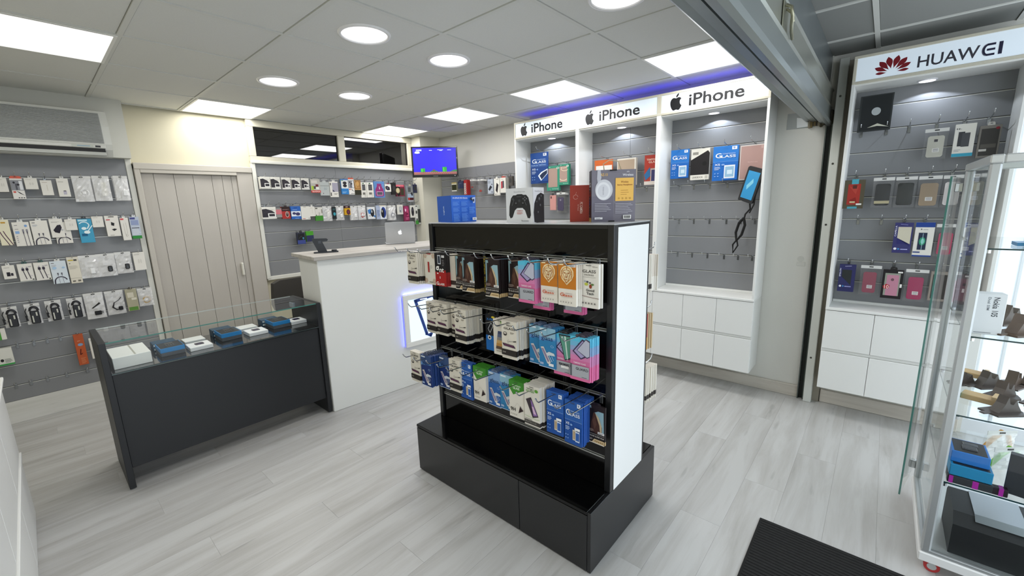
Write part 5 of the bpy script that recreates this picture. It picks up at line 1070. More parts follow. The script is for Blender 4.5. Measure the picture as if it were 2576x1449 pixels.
wallrow('back',2.33,2.405,1.570,[(-.300,1.535,.089,.166,'box',box_(K_arc,tab=None),'pale cable box with dark arc, mostly hidden behind the car holder box','box')],g,.05,'the left slatwall behind the car holder box')
wallrow('back',2.315,2.405,1.25,[
(-.623,1.232,.061,.100,'box',box_(K_black),'short white box with two black adapters pictured, third row of left slatwall','box'),
(-.542,1.235,.075,.130,'box',box_(K_cable2,tab='#1f4a44',d=.02),'white cable box with dark green tab, left of two','box',2),
(-.458,1.236,.079,.138,'box',box_(K_cable2,tab='#1f4a44',d=.02),'white cable box with dark green tab, right of two','box',2),
(-.370,1.236,.088,.178,'box',box_(K_arcb,[(0,1,'#d3dde4')],d=.02),'pale blue cable box with dark arc on the third row','box'),
(-.285,1.258,.066,.210,'box',box_(K_tall2,[(0,1,'#dcd6c6')],None,.024),'narrow cream box with yellow strip on the third row','box'),
(-.198,1.262,.107,.186,'bag','plugw','clear pouch with white wall plug on the third row','pouch',2),
(-.091,1.264,.112,.188,'bag','plugb','clear pouch with glossy black plug, left of two on the third row','pouch',2),
(.018,1.268,.102,.182,'bag','plugb','clear pouch with glossy black plug, right of two on the third row','pouch',2),
(.118,1.256,.076,.155,'box',box_(K_dots,tab=None,d=.02),'pale box nearest the folding door on the third row','box')],g,.08,'the left slatwall, third row')
wallrow('back',2.315,2.405,.94,[
(-.670,.925,.075,.158,'bag','laptopcharger','black laptop power supply in clear bag, first from the left','pouch'),
(-.557,.928,.080,.160,'bag','laptopcharger','black laptop power supply in clear bag, second from the left','pouch'),
(-.446,.932,.087,.163,'bag','laptopcharger','black laptop power supply in clear bag, third from the left','pouch'),
(-.326,.930,.090,.164,'bag','laptopcharger','black laptop power supply in clear bag, fourth from the left','pouch'),
(-.214,.950,.116,.215,'bag','kit','clear pouch with black car charger and plug on the fourth row','pouch',2),
(-.088,.950,.116,.205,'bag','kit2','clear pouch with black plug on a curled lead, fourth row','pouch'),
(.019,.945,.074,.190,'box',box_(lambda p:(p.R(.15,.7,.62,.85,'#cfcab8'),p.R(.1,.9,.02,.18,'#5c8a3c'),p.R(.45,.9,.5,.6,'#d8d4c4')),[(0,1,'#a8a38a')],'#4a4436',.02),'olive packet with green foot on the fourth row','packet'),
(.112,.940,.100,.160,'bag','coily','clear pouch with coiled yellow cable nearest the folding door','pouch')],g,.08,'the left slatwall, fourth row')
wallrow('back',2.34,2.405,.625,[
(-.352,.628,.056,.262,'box',box_(K_orange,[(0,1,'#b8552a')],None,.02),'long orange packet on the fifth row beside the black display counter','packet'),
(-.262,.575,.070,.176,'box',box_(K_bluewh,tab='#e2e2dc',d=.02),'white and blue packet partly hidden by the black display counter','packet')],g,.05,'the left slatwall, fifth row')
wallrow('back',2.315,2.405,.78,[(-.745,.772,.06,.085,'box',box_(lambda p:p.R(0,.6,0,1,'#4a9c3c'),tab=None,d=.02),'green and white packet at the left picture edge, upper one','packet'),(-.752,.622,.088,.130,'box',box_(lambda p:(p.R(0,1,0,.09,'#3a9c4c'),p.E(.35,.3,.1,.09,'#222',10),p.lines(.5,.9,.15,.4,4,'#8a9088')),[(0,.09,'#3a9c4c'),(.09,1,'#dcdcd4')],None,.03),'white box with green foot at the left picture edge, lower one','box')],g,.05,'the left picture edge')
for i,x in enumerate((-.679,-.594,-.522,-.449)): hook((x,2.405,.625),0,.075,'empty display hook, %s of four left of the orange packet'%ORD[i],'empty hooks on the left slatwall')
for i,x in enumerate((-.738,-.66,-.571,-.464,-.342)): hook((x,2.405,.315),0,.075,'empty display hook, %s of five on the lowest row of the left slatwall'%ORD[i],'empty hooks on the left slatwall')
g='goods behind the sales counter'
WB=[(0,1,'#dedcd4')]
wallrow('back',2.29,2.405,1.93,[
(1.207,1.925,.092,.118,'box',box_(K_sd,WB,None,.01),'white and black memory stick card, first of the five on the top row','card',5),
(1.306,1.925,.094,.121,'box',box_(K_sd,WB,None,.01),'white and black memory stick card, second of the five on the top row','card',2),
(1.412,1.924,.086,.122,'box',box_(K_sds,WB,None,.01),'white and black memory card pack, third of the five on the top row','card',2),
(1.512,1.923,.090,.123,'box',box_(K_sds,WB,None,.01),'white and black memory card pack, fourth of the five on the top row','card',2),
(1.610,1.922,.082,.121,'box',box_(K_sds,WB,None,.01),'white and black memory card pack, fifth of the five on the top row','card'),
(1.720,1.914,.105,.147,'box',box_(K_sandisk,[(0,.14,'#c83a30'),(.14,1,'#bdbab2')],None,.006),'grey pack with red foot and white lettering','packet'),
(1.822,1.885,.105,.150,'box',box_(K_grey,[(0,1,'#b4bab9')],'#c4c9c8',.012),'grey earphone card right of the red footed pack','packet'),
(1.931,1.892,.098,.175,'box',box_(K_tall,tab='#e4e2dc',d=.018),'tall white and violet box on the top row behind the counter','box'),
(2.065,1.925,.086,.175,'box',box_(K_buds,[(0,1,'#2f7fc4')],None,.02),'blue and white box with black earbuds','box'),
(2.147,1.925,.072,.178,'box',box_(K_redear,[(0,1,'#d9d7d2')],'#d8502c',.018),'small white and grey earphone box with orange tab behind the counter','box'),
(2.228,1.918,.085,.175,'box',box_(K_gold,[(0,1,'#7c5a30')],None,.02),'gold and black packet on the top row behind the counter','packet'),
(2.305,1.892,.075,.182,'box',box_(K_phone2,WB,None,.014),'white power bank box, left of two behind the gold packet','box'),
(2.393,1.893,.092,.182,'box',box_(K_phone2,WB,None,.014),'white power bank box, right of two','box'),
(2.520,1.908,.150,.200,'box',box_(K_pouch,[(0,1,'#5a82b8')],None,.014),'blue and pink waterproof phone pouch','packet'),
(2.648,1.875,.088,.092,'box',box_(K_wmouse,WB,'#8c4a5c',.02),'small white box with dark device right of the blue and pink pouch','box'),
(2.735,1.895,.066,.150,'box',box_(K_dark,[(0,1,'#1c1b1a')],'#3a3836',.03),'black packet left of the crimson watch box','packet'),
(2.833,1.872,.130,.148,'box',box_(K_watch,[(0,1,'#5c1c30')],None,.03),'crimson box with round gold watch picture','box'),
(2.985,1.862,.088,.210,'box',box_(K_redblk,[(0,1,'#9aa4ae')],'#d8d2b4',.03),'grey blue packet with red band hanging near the television','packet'),
(3.070,1.880,.060,.112,'box',box_(K_dark,[(0,1,'#26294a')],'#2c3058',.02),'small navy packet at the end of the top row under the television','packet')],g,.10,'the slatwall behind the counter, top row')
wallrow('back',2.29,2.405,1.643,[
(1.205,1.620,.135,.120,'box',box_(K_sd,WB,None,.012),'wide white and black memory stick card at the left end of the second row','card',3),
(1.300,1.604,.058,.096,'box',box_(K_pinkc,[(0,1,'#8d8884')],None,.006),'grey card with pink label on the second row','card'),
(1.370,1.620,.084,.127,'box',box_(K_redm,[(0,1,'#8c2422')],'#2a1616',.03),'red and black box with small mouse picture','box'),
(1.473,1.622,.102,.138,'box',box_(K_blue360,[(0,1,'#2c62b4')],None,.03),'blue and white box with two dark ovals','box'),
(1.575,1.620,.094,.146,'box',box_(K_wred,WB,None,.01),'plain white card with red corner lettering','card'),
(1.650,1.615,.060,.108,'box',box_(K_plain,WB,'#d8d8d2',.01),'short white card between the plain card and the green footed box','card'),
(1.723,1.606,.084,.150,'box',box_(K_greenb,[(0,.38,'#3f8a2c'),(.38,1,'#d8d6ce')],None,.02),'white box with green foot behind the counter','box'),
(1.827,1.616,.108,.168,'bag','paper','silvery pouch left of the dark teal packet','pouch'),
(1.904,1.605,.044,.138,'box',box_(K_teal,[(0,1,'#1a2024')],None,.02),'narrow black packet with teal spot','packet'),
(1.975,1.617,.104,.166,'bag','plugw','silvery pouch right of the dark teal packet','pouch'),
(2.068,1.615,.072,.106,'box',box_(K_yellow,[(0,.75,'#c89a1c'),(.75,1,'#33161c')],None,.03),'small yellow and maroon box behind the counter','box'),
(2.155,1.614,.090,.170,'bag','plugw','clear pouch with small white plug right of the yellow box','pouch',2),
(2.262,1.616,.100,.172,'bag','coilr','clear pouch with coiled red cable','pouch',2),
(2.380,1.596,.100,.148,'box',box_(K_mouse,[(0,1,'#d4dae0')],None,.02),'white and blue box with a black mouse','box'),
(2.520,1.612,.140,.172,'box',box_(K_bmouse,[(0,1,'#c4ccd8')],None,.03),'wide white and blue box with a large oval mouse','box'),
(2.690,1.610,.104,.190,'bag','coilb','clear pouch with coiled dark blue cable','pouch',3),
(2.805,1.616,.088,.126,'box',box_(K_wpart,WB,None,.012),'small white packet with a coiled adapter picture','packet'),
(2.900,1.600,.088,.205,'box',box_(K_pink,[(0,1,'#7c2a4c')],None,.02),'dark pink blister packet right behind the laptop','packet'),
(3.000,1.604,.076,.164,'box',box_(K_msw,WB,None,.012),'white card with black oval device near the corner','card'),
(3.082,1.610,.086,.262,'box',box_(K_gb,[(0,1,'#b4b8b2')],None,.02),'long white, green and black packet at the right end of the second row','packet')],g,.10,'the slatwall behind the counter, second row')
wallrow('back',2.30,2.405,1.35,[
(1.500,1.335,.085,.125,'box',box_(lambda p:(p.R(0,1,.0,.35,'#3c4a8c'),p.R(.1,.9,.35,.9,'#17181c'),p.E(.75,.5,.1,.1,'#4a9cc4',8),p.L([(.2,.5),(.5,.7),(.8,.45)],.004,'#4a4c50')),[(0,1,'#1d2138')],'#1b1b20',.03),'black and blue packet behind the charging stand','packet'),
(1.597,1.345,.08,.115,'box',box_(lambda p:(p.R(0,1,.6,1,'#4a9c2c'),p.R(0,1,0,.6,'#2c3058')),[(0,1,'#4a9c2c')],None,.03),'green topped packet behind the charging stand','packet')],g,.10,'the lower slatwall behind the counter')
g='goods in the corner right of the television'
wallrow('right',3.34,3.44,1.93,[
(1.804,1.885,.095,.115,'box',box_(K_frame,[(0,1,'#8a8a70')],None,.02),'small packet with black window left of the navy one, under the television','packet'),
(1.680,1.895,.095,.095,'box',box_(K_navyp,[(0,1,'#2f3654')],'#30344a',.02),'small navy packet in the corner under the television','packet'),
(1.584,1.905,.060,.190,'box',box_(K_redstrip,[(0,1,'#9c2424')],None,.06),'tall red packet with a column of white pictures','packet'),
(1.468,1.905,.070,.125,'case',dict(col='#8c3030',inset=(.25,.25,.5,.14),sticker=False),'clear pouch with red label, left one in the corner','pouch',4),
(1.323,1.898,.088,.174,'case',dict(col='#9c3a34',inset=(.30,.20,.60,.10),sticker=False),'clear pouch with red label, right one in the corner','pouch',6),
(1.137,1.885,.090,.172,'box',box_(K_gmount,[(0,1,'#aab2be')],'#2c2e32',.02),'grey box with black holder picture in the corner','box'),
(1.030,1.888,.092,.200,'box',box_(K_wphone,WB,'#e4e2dc',.018),'white box with slanted black phone picture in the corner','box'),
(.930,1.890,.092,.175,'box',box_(K_wred2,WB,'#c4564a',.018),'white box with red and grey phone picture in the corner','box',3),
(.806,1.900,.062,.11,'box',box_(K_dark,[(0,1,'#4a4642')],'#3a3644',.03),'dark small packet at the right end of the corner row','packet')],g,.10,'the corner slatwall')
hook((3.13,1.85,1.93),-PI/2,.12,'long empty hook under the television on the pillar') if False else None

# goods in the three white wall cabinets
g='goods in the lit wall cabinets'
wallrow('right',3.235,3.325,2.13,[(.300,2.105,.235,.318,'box',box_(K_bigG,[(0,1,'#1f4488')],None,.012),'large dark blue packet hanging high in the first lit cabinet','packet')],g,.12,'the first lit cabinet')
wallrow('right',3.235,3.325,1.985,[
(.122,1.955,.160,.252,'box',box_(K_greenc,[(0,1,'#2f8a70')],None,.012),'green framed tablet case packet, left of two in the first lit cabinet','packet',2),
(-.012,1.962,.126,.208,'box',box_(K_greend,[(0,1,'#2f8a70')],None,.012),'green framed tablet case packet with painted glare, right of two in the first lit cabinet','packet',3),
(-.471,1.962,.190,.240,'box',box_(K_orangec,[(0,1,'#c4602c')],None,.012),'orange and grey tablet packet in the middle lit cabinet','packet'),
(-.706,1.955,.185,.240,'box',box_(K_tan,[(0,1,'#d6d0c4')],None,.016),'beige tablet case in clear box, middle lit cabinet','packet',2),
(-.945,1.962,.125,.255,'box',box_(K_tred,[(0,1,'#a8392c')],None,.012),'red packet with phone pictures in the middle lit cabinet','packet'),
(-1.192,1.980,.150,.235,'box',box_(K_tabG,[(0,1,'#1f66b8')],None,.012),'smaller blue tablet packet, left in the third lit cabinet','packet'),
(-1.357,1.970,.146,.245,'box',box_(K_link,[(0,1,'#dcd9d0')],None,.014),'white and black tablet case packet with round hole','packet',2),
(-1.550,1.972,.185,.265,'box',box_(K_tabG,[(0,1,'#1f66b8')],None,.012),'larger blue tablet packet in the third lit cabinet','packet'),
(-1.735,1.960,.165,.258,'box',box_(K_padpink,[(0,1,'#c9c0bc')],None,.014),'dusty pink tablet case packet at the right end of the third lit cabinet','packet')],g,.14,'the lit cabinets, upper row')
wallrow('right',3.235,3.325,1.69,[
(.125,1.655,.078,.155,'box',box_(lambda p:(p.R(.06,.94,.04,.97,'#c9918a'),p.R(.12,.34,.78,.93,'#5c4044')),[(0,1,'#c9918a')],'#2c2a2c',.01),'pink phone case hanging bare in the first lit cabinet','phone case'),
(.030,1.680,.110,.205,'case',dict(col='#3f3557',inset=(.16,.18,.12,.10),sticker=False,cam='#8f8c98'),'clear pouch with purple phone case in the first lit cabinet','pouch',8)],g,.12,'the first lit cabinet, second row')
for i,y in enumerate((-1.18,-1.305,-1.433,-1.565,-1.672,-1.775)):
    hook((3.325,y,1.398),-PI/2,.14,'empty display hook, %s of six in the second empty row of the third cabinet'%ORD[i],'empty hooks in the lit cabinets')
    hook((3.325,y,1.105),-PI/2,.14,'empty display hook, %s of six in the lowest row of the third cabinet'%ORD[i],'empty hooks in the lit cabinets')
for i,y in enumerate((-1.174,-1.291,-1.42,-1.555)): hook((3.325,y,1.69),-PI/2,.14,'empty display hook, %s of four right under the tablet packets'%ORD[i],'empty hooks in the lit cabinets')
for i,y in enumerate((-.752,-.87)): hook((3.325,y,1.69),-PI/2,.12,'empty display hook, %s of two beside the headphone box'%['left','right'][i],'empty hooks in the lit cabinets')
# tablet cover on a strap
t=tag(empty('tablet_cover',(3.165,-1.755,1.66),-PI/2-.5),'black tablet cover with bright blue screen and hanging strap in the third cabinet','tablet cover')
t.rotation_euler=(0,.30,-PI/2-.45)
q=MB(); q.prism([(-.062,-.13),(.055,-.13),(.065,-.12),(.065,.12),(.055,.13),(-.055,.13),(-.065,.12),(-.065,-.12)],0,.016,mat('#17181a',.6),'y'); q.build('shell',t)
q=MB(); q.box(-.05,.05,-.001,0,-.105,.10,mat('#2f8fc4',.3)); q.prism([(-.02,-.04),(.02,.02),(.01,.05),(-.03,-.01)],-.0014,-.001,mat('#7fc4dc',.3),'y'); q.build('blue_screen',t)
q=MB(); BS=mat('#101010',.8)
q.tube([(.04,.01,-.13),(.055,.015,-.17),(.03,.015,-.22),(.035,.015,-.26)],.006,BS,6); q.tube([(.06,.01,-.05),(.075,.012,-.13),(.06,.015,-.2)],.005,BS,6)
q.tube([(.03,.015,-.25),(.0,.02,-.30),(.0,.02,-.38),(.03,.02,-.44),(.055,.02,-.38),(.055,.02,-.30),(.035,.015,-.26)],.010,BS,6); q.tube([(.03,.02,-.43),(.01,.02,-.48),(.035,.02,-.54),(.055,.02,-.47),(.03,.02,-.43)],.006,BS,6); q.build('strap',t)

g='goods in the cabinet with the flower logo'
wallrow('right',3.24,3.348,2.13,[(-2.430,2.190,.165,.222,'box',box_(K_bigblk,[(0,1,'#23282a')],None,.016),'large black tablet case with round white hole, top left of the flower logo cabinet','packet')],g,.05,'the flower logo cabinet')
wallrow('right',3.225,3.348,1.985,[
(-2.731,1.942,.104,.180,'case',dict(col='#bdbcb0',inset=(.16,.14,.10,.07),cam='#33303a'),'clear pouch with black bumper phone case in the flower logo cabinet','pouch'),
(-2.850,1.952,.086,.185,'box',box_(K_wbox,WB,None,.018),'white box with two dark phones and blue foot','box'),
(-2.950,1.930,.086,.178,'box',box_(lambda p:(p.R(.1,.92,.06,.9,'#3c3a37'),p.E(.82,.9,.1,.04,'#8c2430',8),p.R(.15,.85,.3,.42,'#57544e'),p.R(.1,.45,.2,.27,'#c8c6c0')),[(0,1,'#77736c')],'#c4c2bc',.018),'grey packet with black phone case, behind the showcase corner','packet')],g,.12,'the flower logo cabinet, top row')
wallrow('right',3.225,3.348,1.69,[
(-2.372,1.660,.110,.188,'box',box_(K_redglit,[(0,1,'#57503f')],None,.012),'red glitter phone case on brown card with turquoise tabs','packet'),
(-2.519,1.668,.104,.192,'case',dict(col='#25282a',inset=(.14,.14,.08,.07),band='#b9b08c',sticker=False),'clear pouch with black case and gold band','pouch',2),
(-2.627,1.666,.100,.190,'case',dict(col='#232726',inset=(.12,.12,.07,.07),sticker=False),'clear pouch with plain black phone case left of the tan one','pouch',2),
(-2.735,1.664,.104,.192,'case',dict(col='#93816a',inset=(.12,.12,.10,.06)),'clear pouch with tan phone case and white sticker','pouch',2),
(-2.835,1.662,.086,.190,'case',dict(col='#cfcac8',inset=(.12,.12,.08,.07),sticker=False),'clear pouch with white phone case half behind the glass door','pouch'),
(-2.93,1.66,.09,.19,'case',dict(col='#a09c8c',inset=(.12,.12,.08,.07)),'clear pouch with pale case seen through the showcase, upper row','pouch')],g,.12,'the flower logo cabinet, second row')
wallrow('right',3.225,3.348,1.398,[
(-2.647,1.378,.088,.195,'box',box_(K_capella,[(0,1,'#2a2a66')],None,.014),'violet blue packet with clear window','packet'),
(-2.745,1.380,.088,.215,'box',box_(K_phbox,WB,None,.014),'white and blue box with a phone picture in the flower logo cabinet','box'),
(-2.838,1.370,.084,.20,'case',dict(col='#b03a5c',inset=(.18,.08,.14,.06)),'clear pouch with bright pink phone case beside the glass door','pouch'),
(-2.93,1.37,.088,.20,'case',dict(col='#3c4468',inset=(.12,.12,.10,.06)),'clear pouch with slate blue case seen through the showcase, middle row','pouch')],g,.12,'the flower logo cabinet, third row')
wallrow('right',3.225,3.348,1.105,[
(-2.388,1.090,.088,.192,'box',box_(K_epsilon,[(0,1,'#22245c')],None,.012),'dark blue packet with dark window','packet',2),
(-2.514,1.090,.108,.200,'case',dict(col='#8c3f52',inset=(.16,.20,.10,.07)),'clear pouch with dusty red phone case','pouch'),
(-2.628,1.070,.102,.192,'box',box_(K_rose,[(0,1,'#1c181b')],'#121012',.014),'black framed box with rose phone case and red number 10 sticker','packet'),
(-2.742,1.080,.108,.210,'case',dict(col='#9c2454',inset=(.16,.18,.12,.07)),'clear pouch with magenta phone case','pouch'),
(-2.848,1.075,.086,.188,'box',box_(lambda p:(p.R(.12,.9,.08,.9,'#35322f'),p.R(.2,.45,.62,.8,'#5c5a56')),[(0,1,'#8a8279')],'#3a3836',.014),'brown edged packet with dark phone case beside the glass door','packet'),
(-2.955,1.068,.08,.185,'box',box_(lambda p:(p.R(.1,.9,.1,.85,'#8c5c6c'),p.E(.5,.65,.1,.05,'#55404a',8)),[(0,1,'#6b5a60')],'#1c1a1c',.014),'mauve phone case packet seen through the showcase, lowest row','packet')],g,.12,'the flower logo cabinet, lowest row')
for i,(y,z) in enumerate(((-2.367,1.985),(-2.496,1.985),(-2.605,1.985))): hook((3.348,y,z),-PI/2,.10,'empty display hook, %s of three under the large black tablet case'%ORD[i],'empty hooks in the flower logo cabinet')
for i,y in enumerate((-2.409,-2.532)): hook((3.348,y,1.398),-PI/2,.10,'empty display hook, %s of two left of the violet blue packet'%['left','right'][i],'empty hooks in the flower logo cabinet')

# ------------------------------------------------------------------ boxes inside the black display counter
ZS=.7075
def counter_box(name,label,x0,x1,y0,y1,hh,base,top,topdes=None,lower=None):
    cx,cy=(x0+x1)/2,(y0+y1)/2; t=tag(empty(name,(cx,cy,ZS),0),label,'box','boxes inside the black display counter')
    w,d=(x1-x0)/2,(y1-y0)/2; q=MB()
    if lower: q.box(-w*.985,w*.985,-d*.985,d*.985,0,hh*.5,mat(lower,.5),.001); q.box(-w,w,-d,d,hh*.48,hh,mat(base,.4),.001)
    else: q.box(-w,w,-d,d,0,hh,mat(base,.4),.002)
    q.build('carton',t)
    if topdes: q=MB(); topdes(q,w,d,hh); q.build('top_inlay',t)
    return t
def T_tab(q,w,d,h): q.box(.012,.02,-d*.98,d*.98,h-.0001,h+.0006,mat('#a9a79c',.5))
def T_foam(q,w,d,h):
    q.box(-w*.93,w*.93,-d*.93,d*.93,h-.001,h+.0004,mat('#1f2224',.7)); m=mat('#33373a',.3)
    q.box(-w*.35,w*.35,d*.25,d*.6,h,h+.002,m,.001)
    for i in range(4): q.box(-w*.35+i*w*.19,-w*.24+i*w*.19,-d*.45,d*.15,h,h+.0015,m,.0008)
    q.cyl((-w*.65,-d*.1,h),.004,.001,DARK,8); q.cyl((w*.65,0,h),.004,.001,DARK,8)
def T_phone(q,w,d,h):
    q.prism([(-w*.35,-d*.15),(-w*.25,-d*.3),(w*.35,-d*.3),(w*.45,-d*.15),(w*.45,d*.45),(w*.35,d*.6),(-w*.25,d*.6),(-w*.35,d*.45)],h,h+.0006,mat('#221c38',.25)); q.box(-w*.1,w*.2,0,d*.25,h+.0006,h+.0009,mat('#3c3458',.3))
counter_box('tablet_box','large plain white tablet box at the left end inside the black display counter',-.290,-.120,.655,.93,.068,'#e6e6e2','#e6e6e2',T_tab)
for k,(x,y) in enumerate(((-.072,.70),(.262,.755),(.598,.785))): counter_box('security_box','blue and grey box with dark foam top in the display counter, %s from the left'%ORD[k],x,x+.122,y,y+.165,.052,'#157cbc','#157cbc',T_foam,'#4a4d52')
for k,(x,y,lab) in enumerate(((.070,.675,'nearest to the big white one'),(.420,.725,'between second and third blue boxes'),(.728,.79,'at the right end'))): counter_box('phone_box','small white phone box with phone picture, %s in the counter'%lab,x,x+.122,y,y+.13,.025,'#e9e9ea','#e9e9ea',T_phone)
for k,(x,y) in enumerate(((.080,.86),(.415,.90))): counter_box('phone_box','plain small white box behind a phone box in the display counter, %s of two'%['left','right'][k],x,x+.115,y,y+.11,.026,'#dddedc','#dddedc')
for k,(x,y) in enumerate(((-.08,.93),(.255,.97),(.575,.985))):
    o=counter_box('stacked_box','dark blue box with white side labels in the display counter, %s from left'%ORD[k],x,x+.12,y-.04,y+.05,.048,'#123c54','#123c54')
    q=MB()
    for z in (.006,.030): q.box(-.055,.03,-.0462,-.0452,z,z+.012,mat('#dfe3e0',.4)); q.box(-.045,-.02,-.0466,-.0462,z+.003,z+.008,mat('#4a4c50',.4))
    q.build('white_label',o)

# ------------------------------------------------------------------ glass showcase at the right
gc=tag(empty('glass_showcase',(0,0,0)),'tall wheeled glass showcase with aluminium posts at the right edge','showcase')
AX0,AX1,AY1,AY0=1.73,2.36,-2.80,-3.40; AP=mat('#bfc3c4',.3,.55)
def post_(x0,y0,name='corner_post'):
    q=MB(); q.box(x0,x0+.030,y0,y0+.030,.11,1.655,AP,.006); q.build(name,gc)
for x,y in ((AX0,AY1-.03),(AX1-.03,AY1-.03),(AX0,AY0),(AX1-.03,AY0)): post_(x,y)
q=MB(); q.box(AX0-.005,AX1+.005,AY0-.005,AY1+.005,.065,.105,mat('#e6e7e6',.35),.004); q.build('base',gc)
q=MB(); q.box(AX0+.002,AX1-.002,AY0+.002,AY1-.002,.105,.118,AP,.002); q.build('base_frame',gc)
q=MB()
for a,b,c,d in ((AX0-.002,AX1+.002,AY1-.032,AY1+.002),(AX0-.002,AX1+.002,AY0-.002,AY0+.032),(AX0-.002,AX0+.032,AY0+.032,AY1-.032),(AX1-.032,AX1+.002,AY0+.032,AY1-.032)): q.box(a,b,c,d,1.652,1.682,mat('#d0d2d0',.3,.3),.004)
q.build('top_frame',gc)
q=MB(); q.box(AX0+.02,AX1-.02,AY0+.02,AY1-.02,1.675,1.680,GLASS); q.build('top_glass',gc)
q=MB(); q.box(AX0+.03,AX1-.03,AY1-.018,AY1-.013,.118,1.652,GLASS); q.build('side_glass',gc)
q=MB(); q.box(AX0+.013,AX0+.018,AY0+.03,AY1-.03,.118,1.652,GLASS); q.build('side_glass',gc)
for z in (.43,.718,1.033,1.36):
    q=MB(); q.box(AX0+.022,AX1-.022,AY0+.03,AY1-.022,z-.006,z,GLASS)
    for a,b,c,d in ((AX0+.0215,AX0+.0225,AY0+.03,AY1-.022),(AX0+.022,AX1-.022,AY1-.0225,AY1-.0215)): q.box(a,b,c,d,z-.0058,z-.0002,mat('#1d3f44',.1))
    q.build('glass_shelf',gc)
    q=MB()
    for x,y in ((AX0+.025,AY1-.035),(AX1-.025,AY1-.035)): q.cyl((x,y,z-.018),.008,.012,CHROME,10)
    q.build('shelf_bracket',gc)
q=MB()
for z in (.30,.59,.88,1.19,1.50): q.prism([(2.375,-2.79),(2.30,-2.735),(2.296,-2.742),(2.37,-2.80)],z,z+.008,mat('#7fa8a0',.2)); 
dq=MB(); dq.prism([(2.365,-2.785),(2.085,-2.735),(2.084,-2.741),(2.364,-2.791)],.13,1.625,GLASS); dr_=dq.build('glass_door',gc)
dq=MB(); dq.prism([(2.086,-2.7345),(2.0842,-2.7343),(2.0832,-2.7408),(2.085,-2.7415)],.13,1.625,GLASS_EDGE); dq.build('door_edge',dr_)
dq=MB(); dq.box(2.335,2.37,-2.80,-2.775,1.56,1.60,CHROME,.003); dq.box(2.335,2.37,-2.80,-2.775,.16,.20,CHROME,.003); dq.build('hinge',dr_)
q=MB()
for x,y in ((AX0+.05,AY1-.045),(AX1-.05,AY1-.045),(AX0+.05,AY0+.05),(AX1-.05,AY0+.05)):
    q.cyl((x-.011,y,.026),.0255,.022,mat('#a82c2c',.5),18,axis='x'); q.cyl((x-.012,y,.026),.015,.024,mat('#c4c8c8',.3,.6),14,axis='x'); q.box(x-.016,x+.016,y-.02,y+.02,.045,.066,mat('#b4b8b8',.3,.7),.002)
q.build('caster',gc)
q=MB(); q.box(AX0+.03,AX1-.03,AY0+.028,AY0+.032,.118,1.652,GLASS); q.build('back_panel',gc)
def sbox(name,label,cat,x,y,z,w,d,h,col,rz=0.,top=None,lid=None,grp='things inside the glass showcase',bev=.002):
    t=tag(empty(name,(x,y,z),rz),label,cat,grp); q=MB(); q.box(-w/2,w/2,-d/2,d/2,0,h,mat(col,.4),bev); q.build('carton',t)
    if top: q=MB(); top(q,w/2,d/2,h); q.build('top_inlay',t)
    return t
# front of the case looks to -x here, so things line the edge x=1.76
t=tag(empty('tray_display',(1.93,-2.99,1.361),-1.3),'bright blue tablet tray on the top glass shelf of the showcase','tray','things inside the glass showcase')
q=MB(); q.prism([(-.09,-.05),(.09,-.05),(.07,.03),(-.07,.03)],0,.012,mat('#2f86c4',.3)); q.prism([(.0,.012),(.07,.085),(.065,.09),(-.008,.016)],-.10,.10,mat('#2a78c0',.3),'y'); q.build('tray',t)
t=tag(empty('phone_holder',(1.83,-2.995,1.361),-1.0),'bright green phone holder on the top glass shelf','phone holder','things inside the glass showcase')
q=MB(); q.prism([(-.06,.0),(-.03,.004),(.03,.05),(.055,.11),(.045,.115),(.015,.06),(-.05,.012)],-.03,.03,mat('#6fd02c',.35),'y'); q.build('bracket',t)
t=tag(empty('phone_carton',(1.800,-2.868,1.034),-PI/2+.15),'white phone box with grey lettering standing behind the showcase post','box','things inside the glass showcase')
q=MB(); q.box(-.045,.045,0,.05,0,.155,mat('#e9eaee',.4),.002); q.build('carton',t); p=Print(.09,.155); p.TV('Nokia 105',.62,.80,.45,.92,'#3a3f48'); p.TV('Dual SIM',.46,.54,.60,.92,'#8a8f98'); p.R(.2,.7,.04,.055,'#8a8f98'); o=p.build('printed_front',t); o.location=(0,0,.155)
o=None
def clay(label,x,y,z,rz,s=1.,c='#4c3f38'):
    t=tag(empty('desk_phone_stand',(x,y,z),rz),label,'stand','brown phone stands inside the glass showcase'); q=MB(); m=mat(c,.4)
    q.prism([(-.052*s,-.03*s),(.03*s,-.036*s),(.055*s,-.015*s),(.058*s,.02*s),(.03*s,.036*s),(-.052*s,.03*s)],0,.006*s,m); q.build('base',t)
    q=MB(); q.prism([(-.03*s,.006*s),(.05*s,.006*s),(.034*s,.03*s),(.026*s,.05*s),(.016*s,.033*s),(.004*s,.036*s),(-.004*s,.062*s),(-.012*s,.036*s)],-.014*s,.014*s,m,'y'); q.box(-.075*s,-.05*s,-.008*s,.008*s,.002,.007*s,m,.002); q.build('cradle',t)
    return t
clay('brown phone stand on the shelf beside the white phone carton, rear one',2.05,-2.955,1.034,-.7,1.25)
clay('brown phone stand on the shelf beside the white phone carton, front one',1.875,-2.965,1.034,-.7,1.25,'#5a463a')
CL=[(2.17,-2.955,.7195,1.15,'left of the middle, rear row'),(2.05,-2.985,.7195,1.2,'in the middle of the third shelf'),(2.235,-3.04,.7195,1.15,'right of the middle, rear row'),(1.87,-2.965,.7195,1.15,'frontmost one on the third shelf'),(2.05,-3.09,.7195,1.15,'front one cut by the right picture edge'),(2.30,-3.10,.7195,1.15,'rear one cut by the right picture edge'),(2.15,-2.885,.7195,.9,'half behind the aluminium post')]
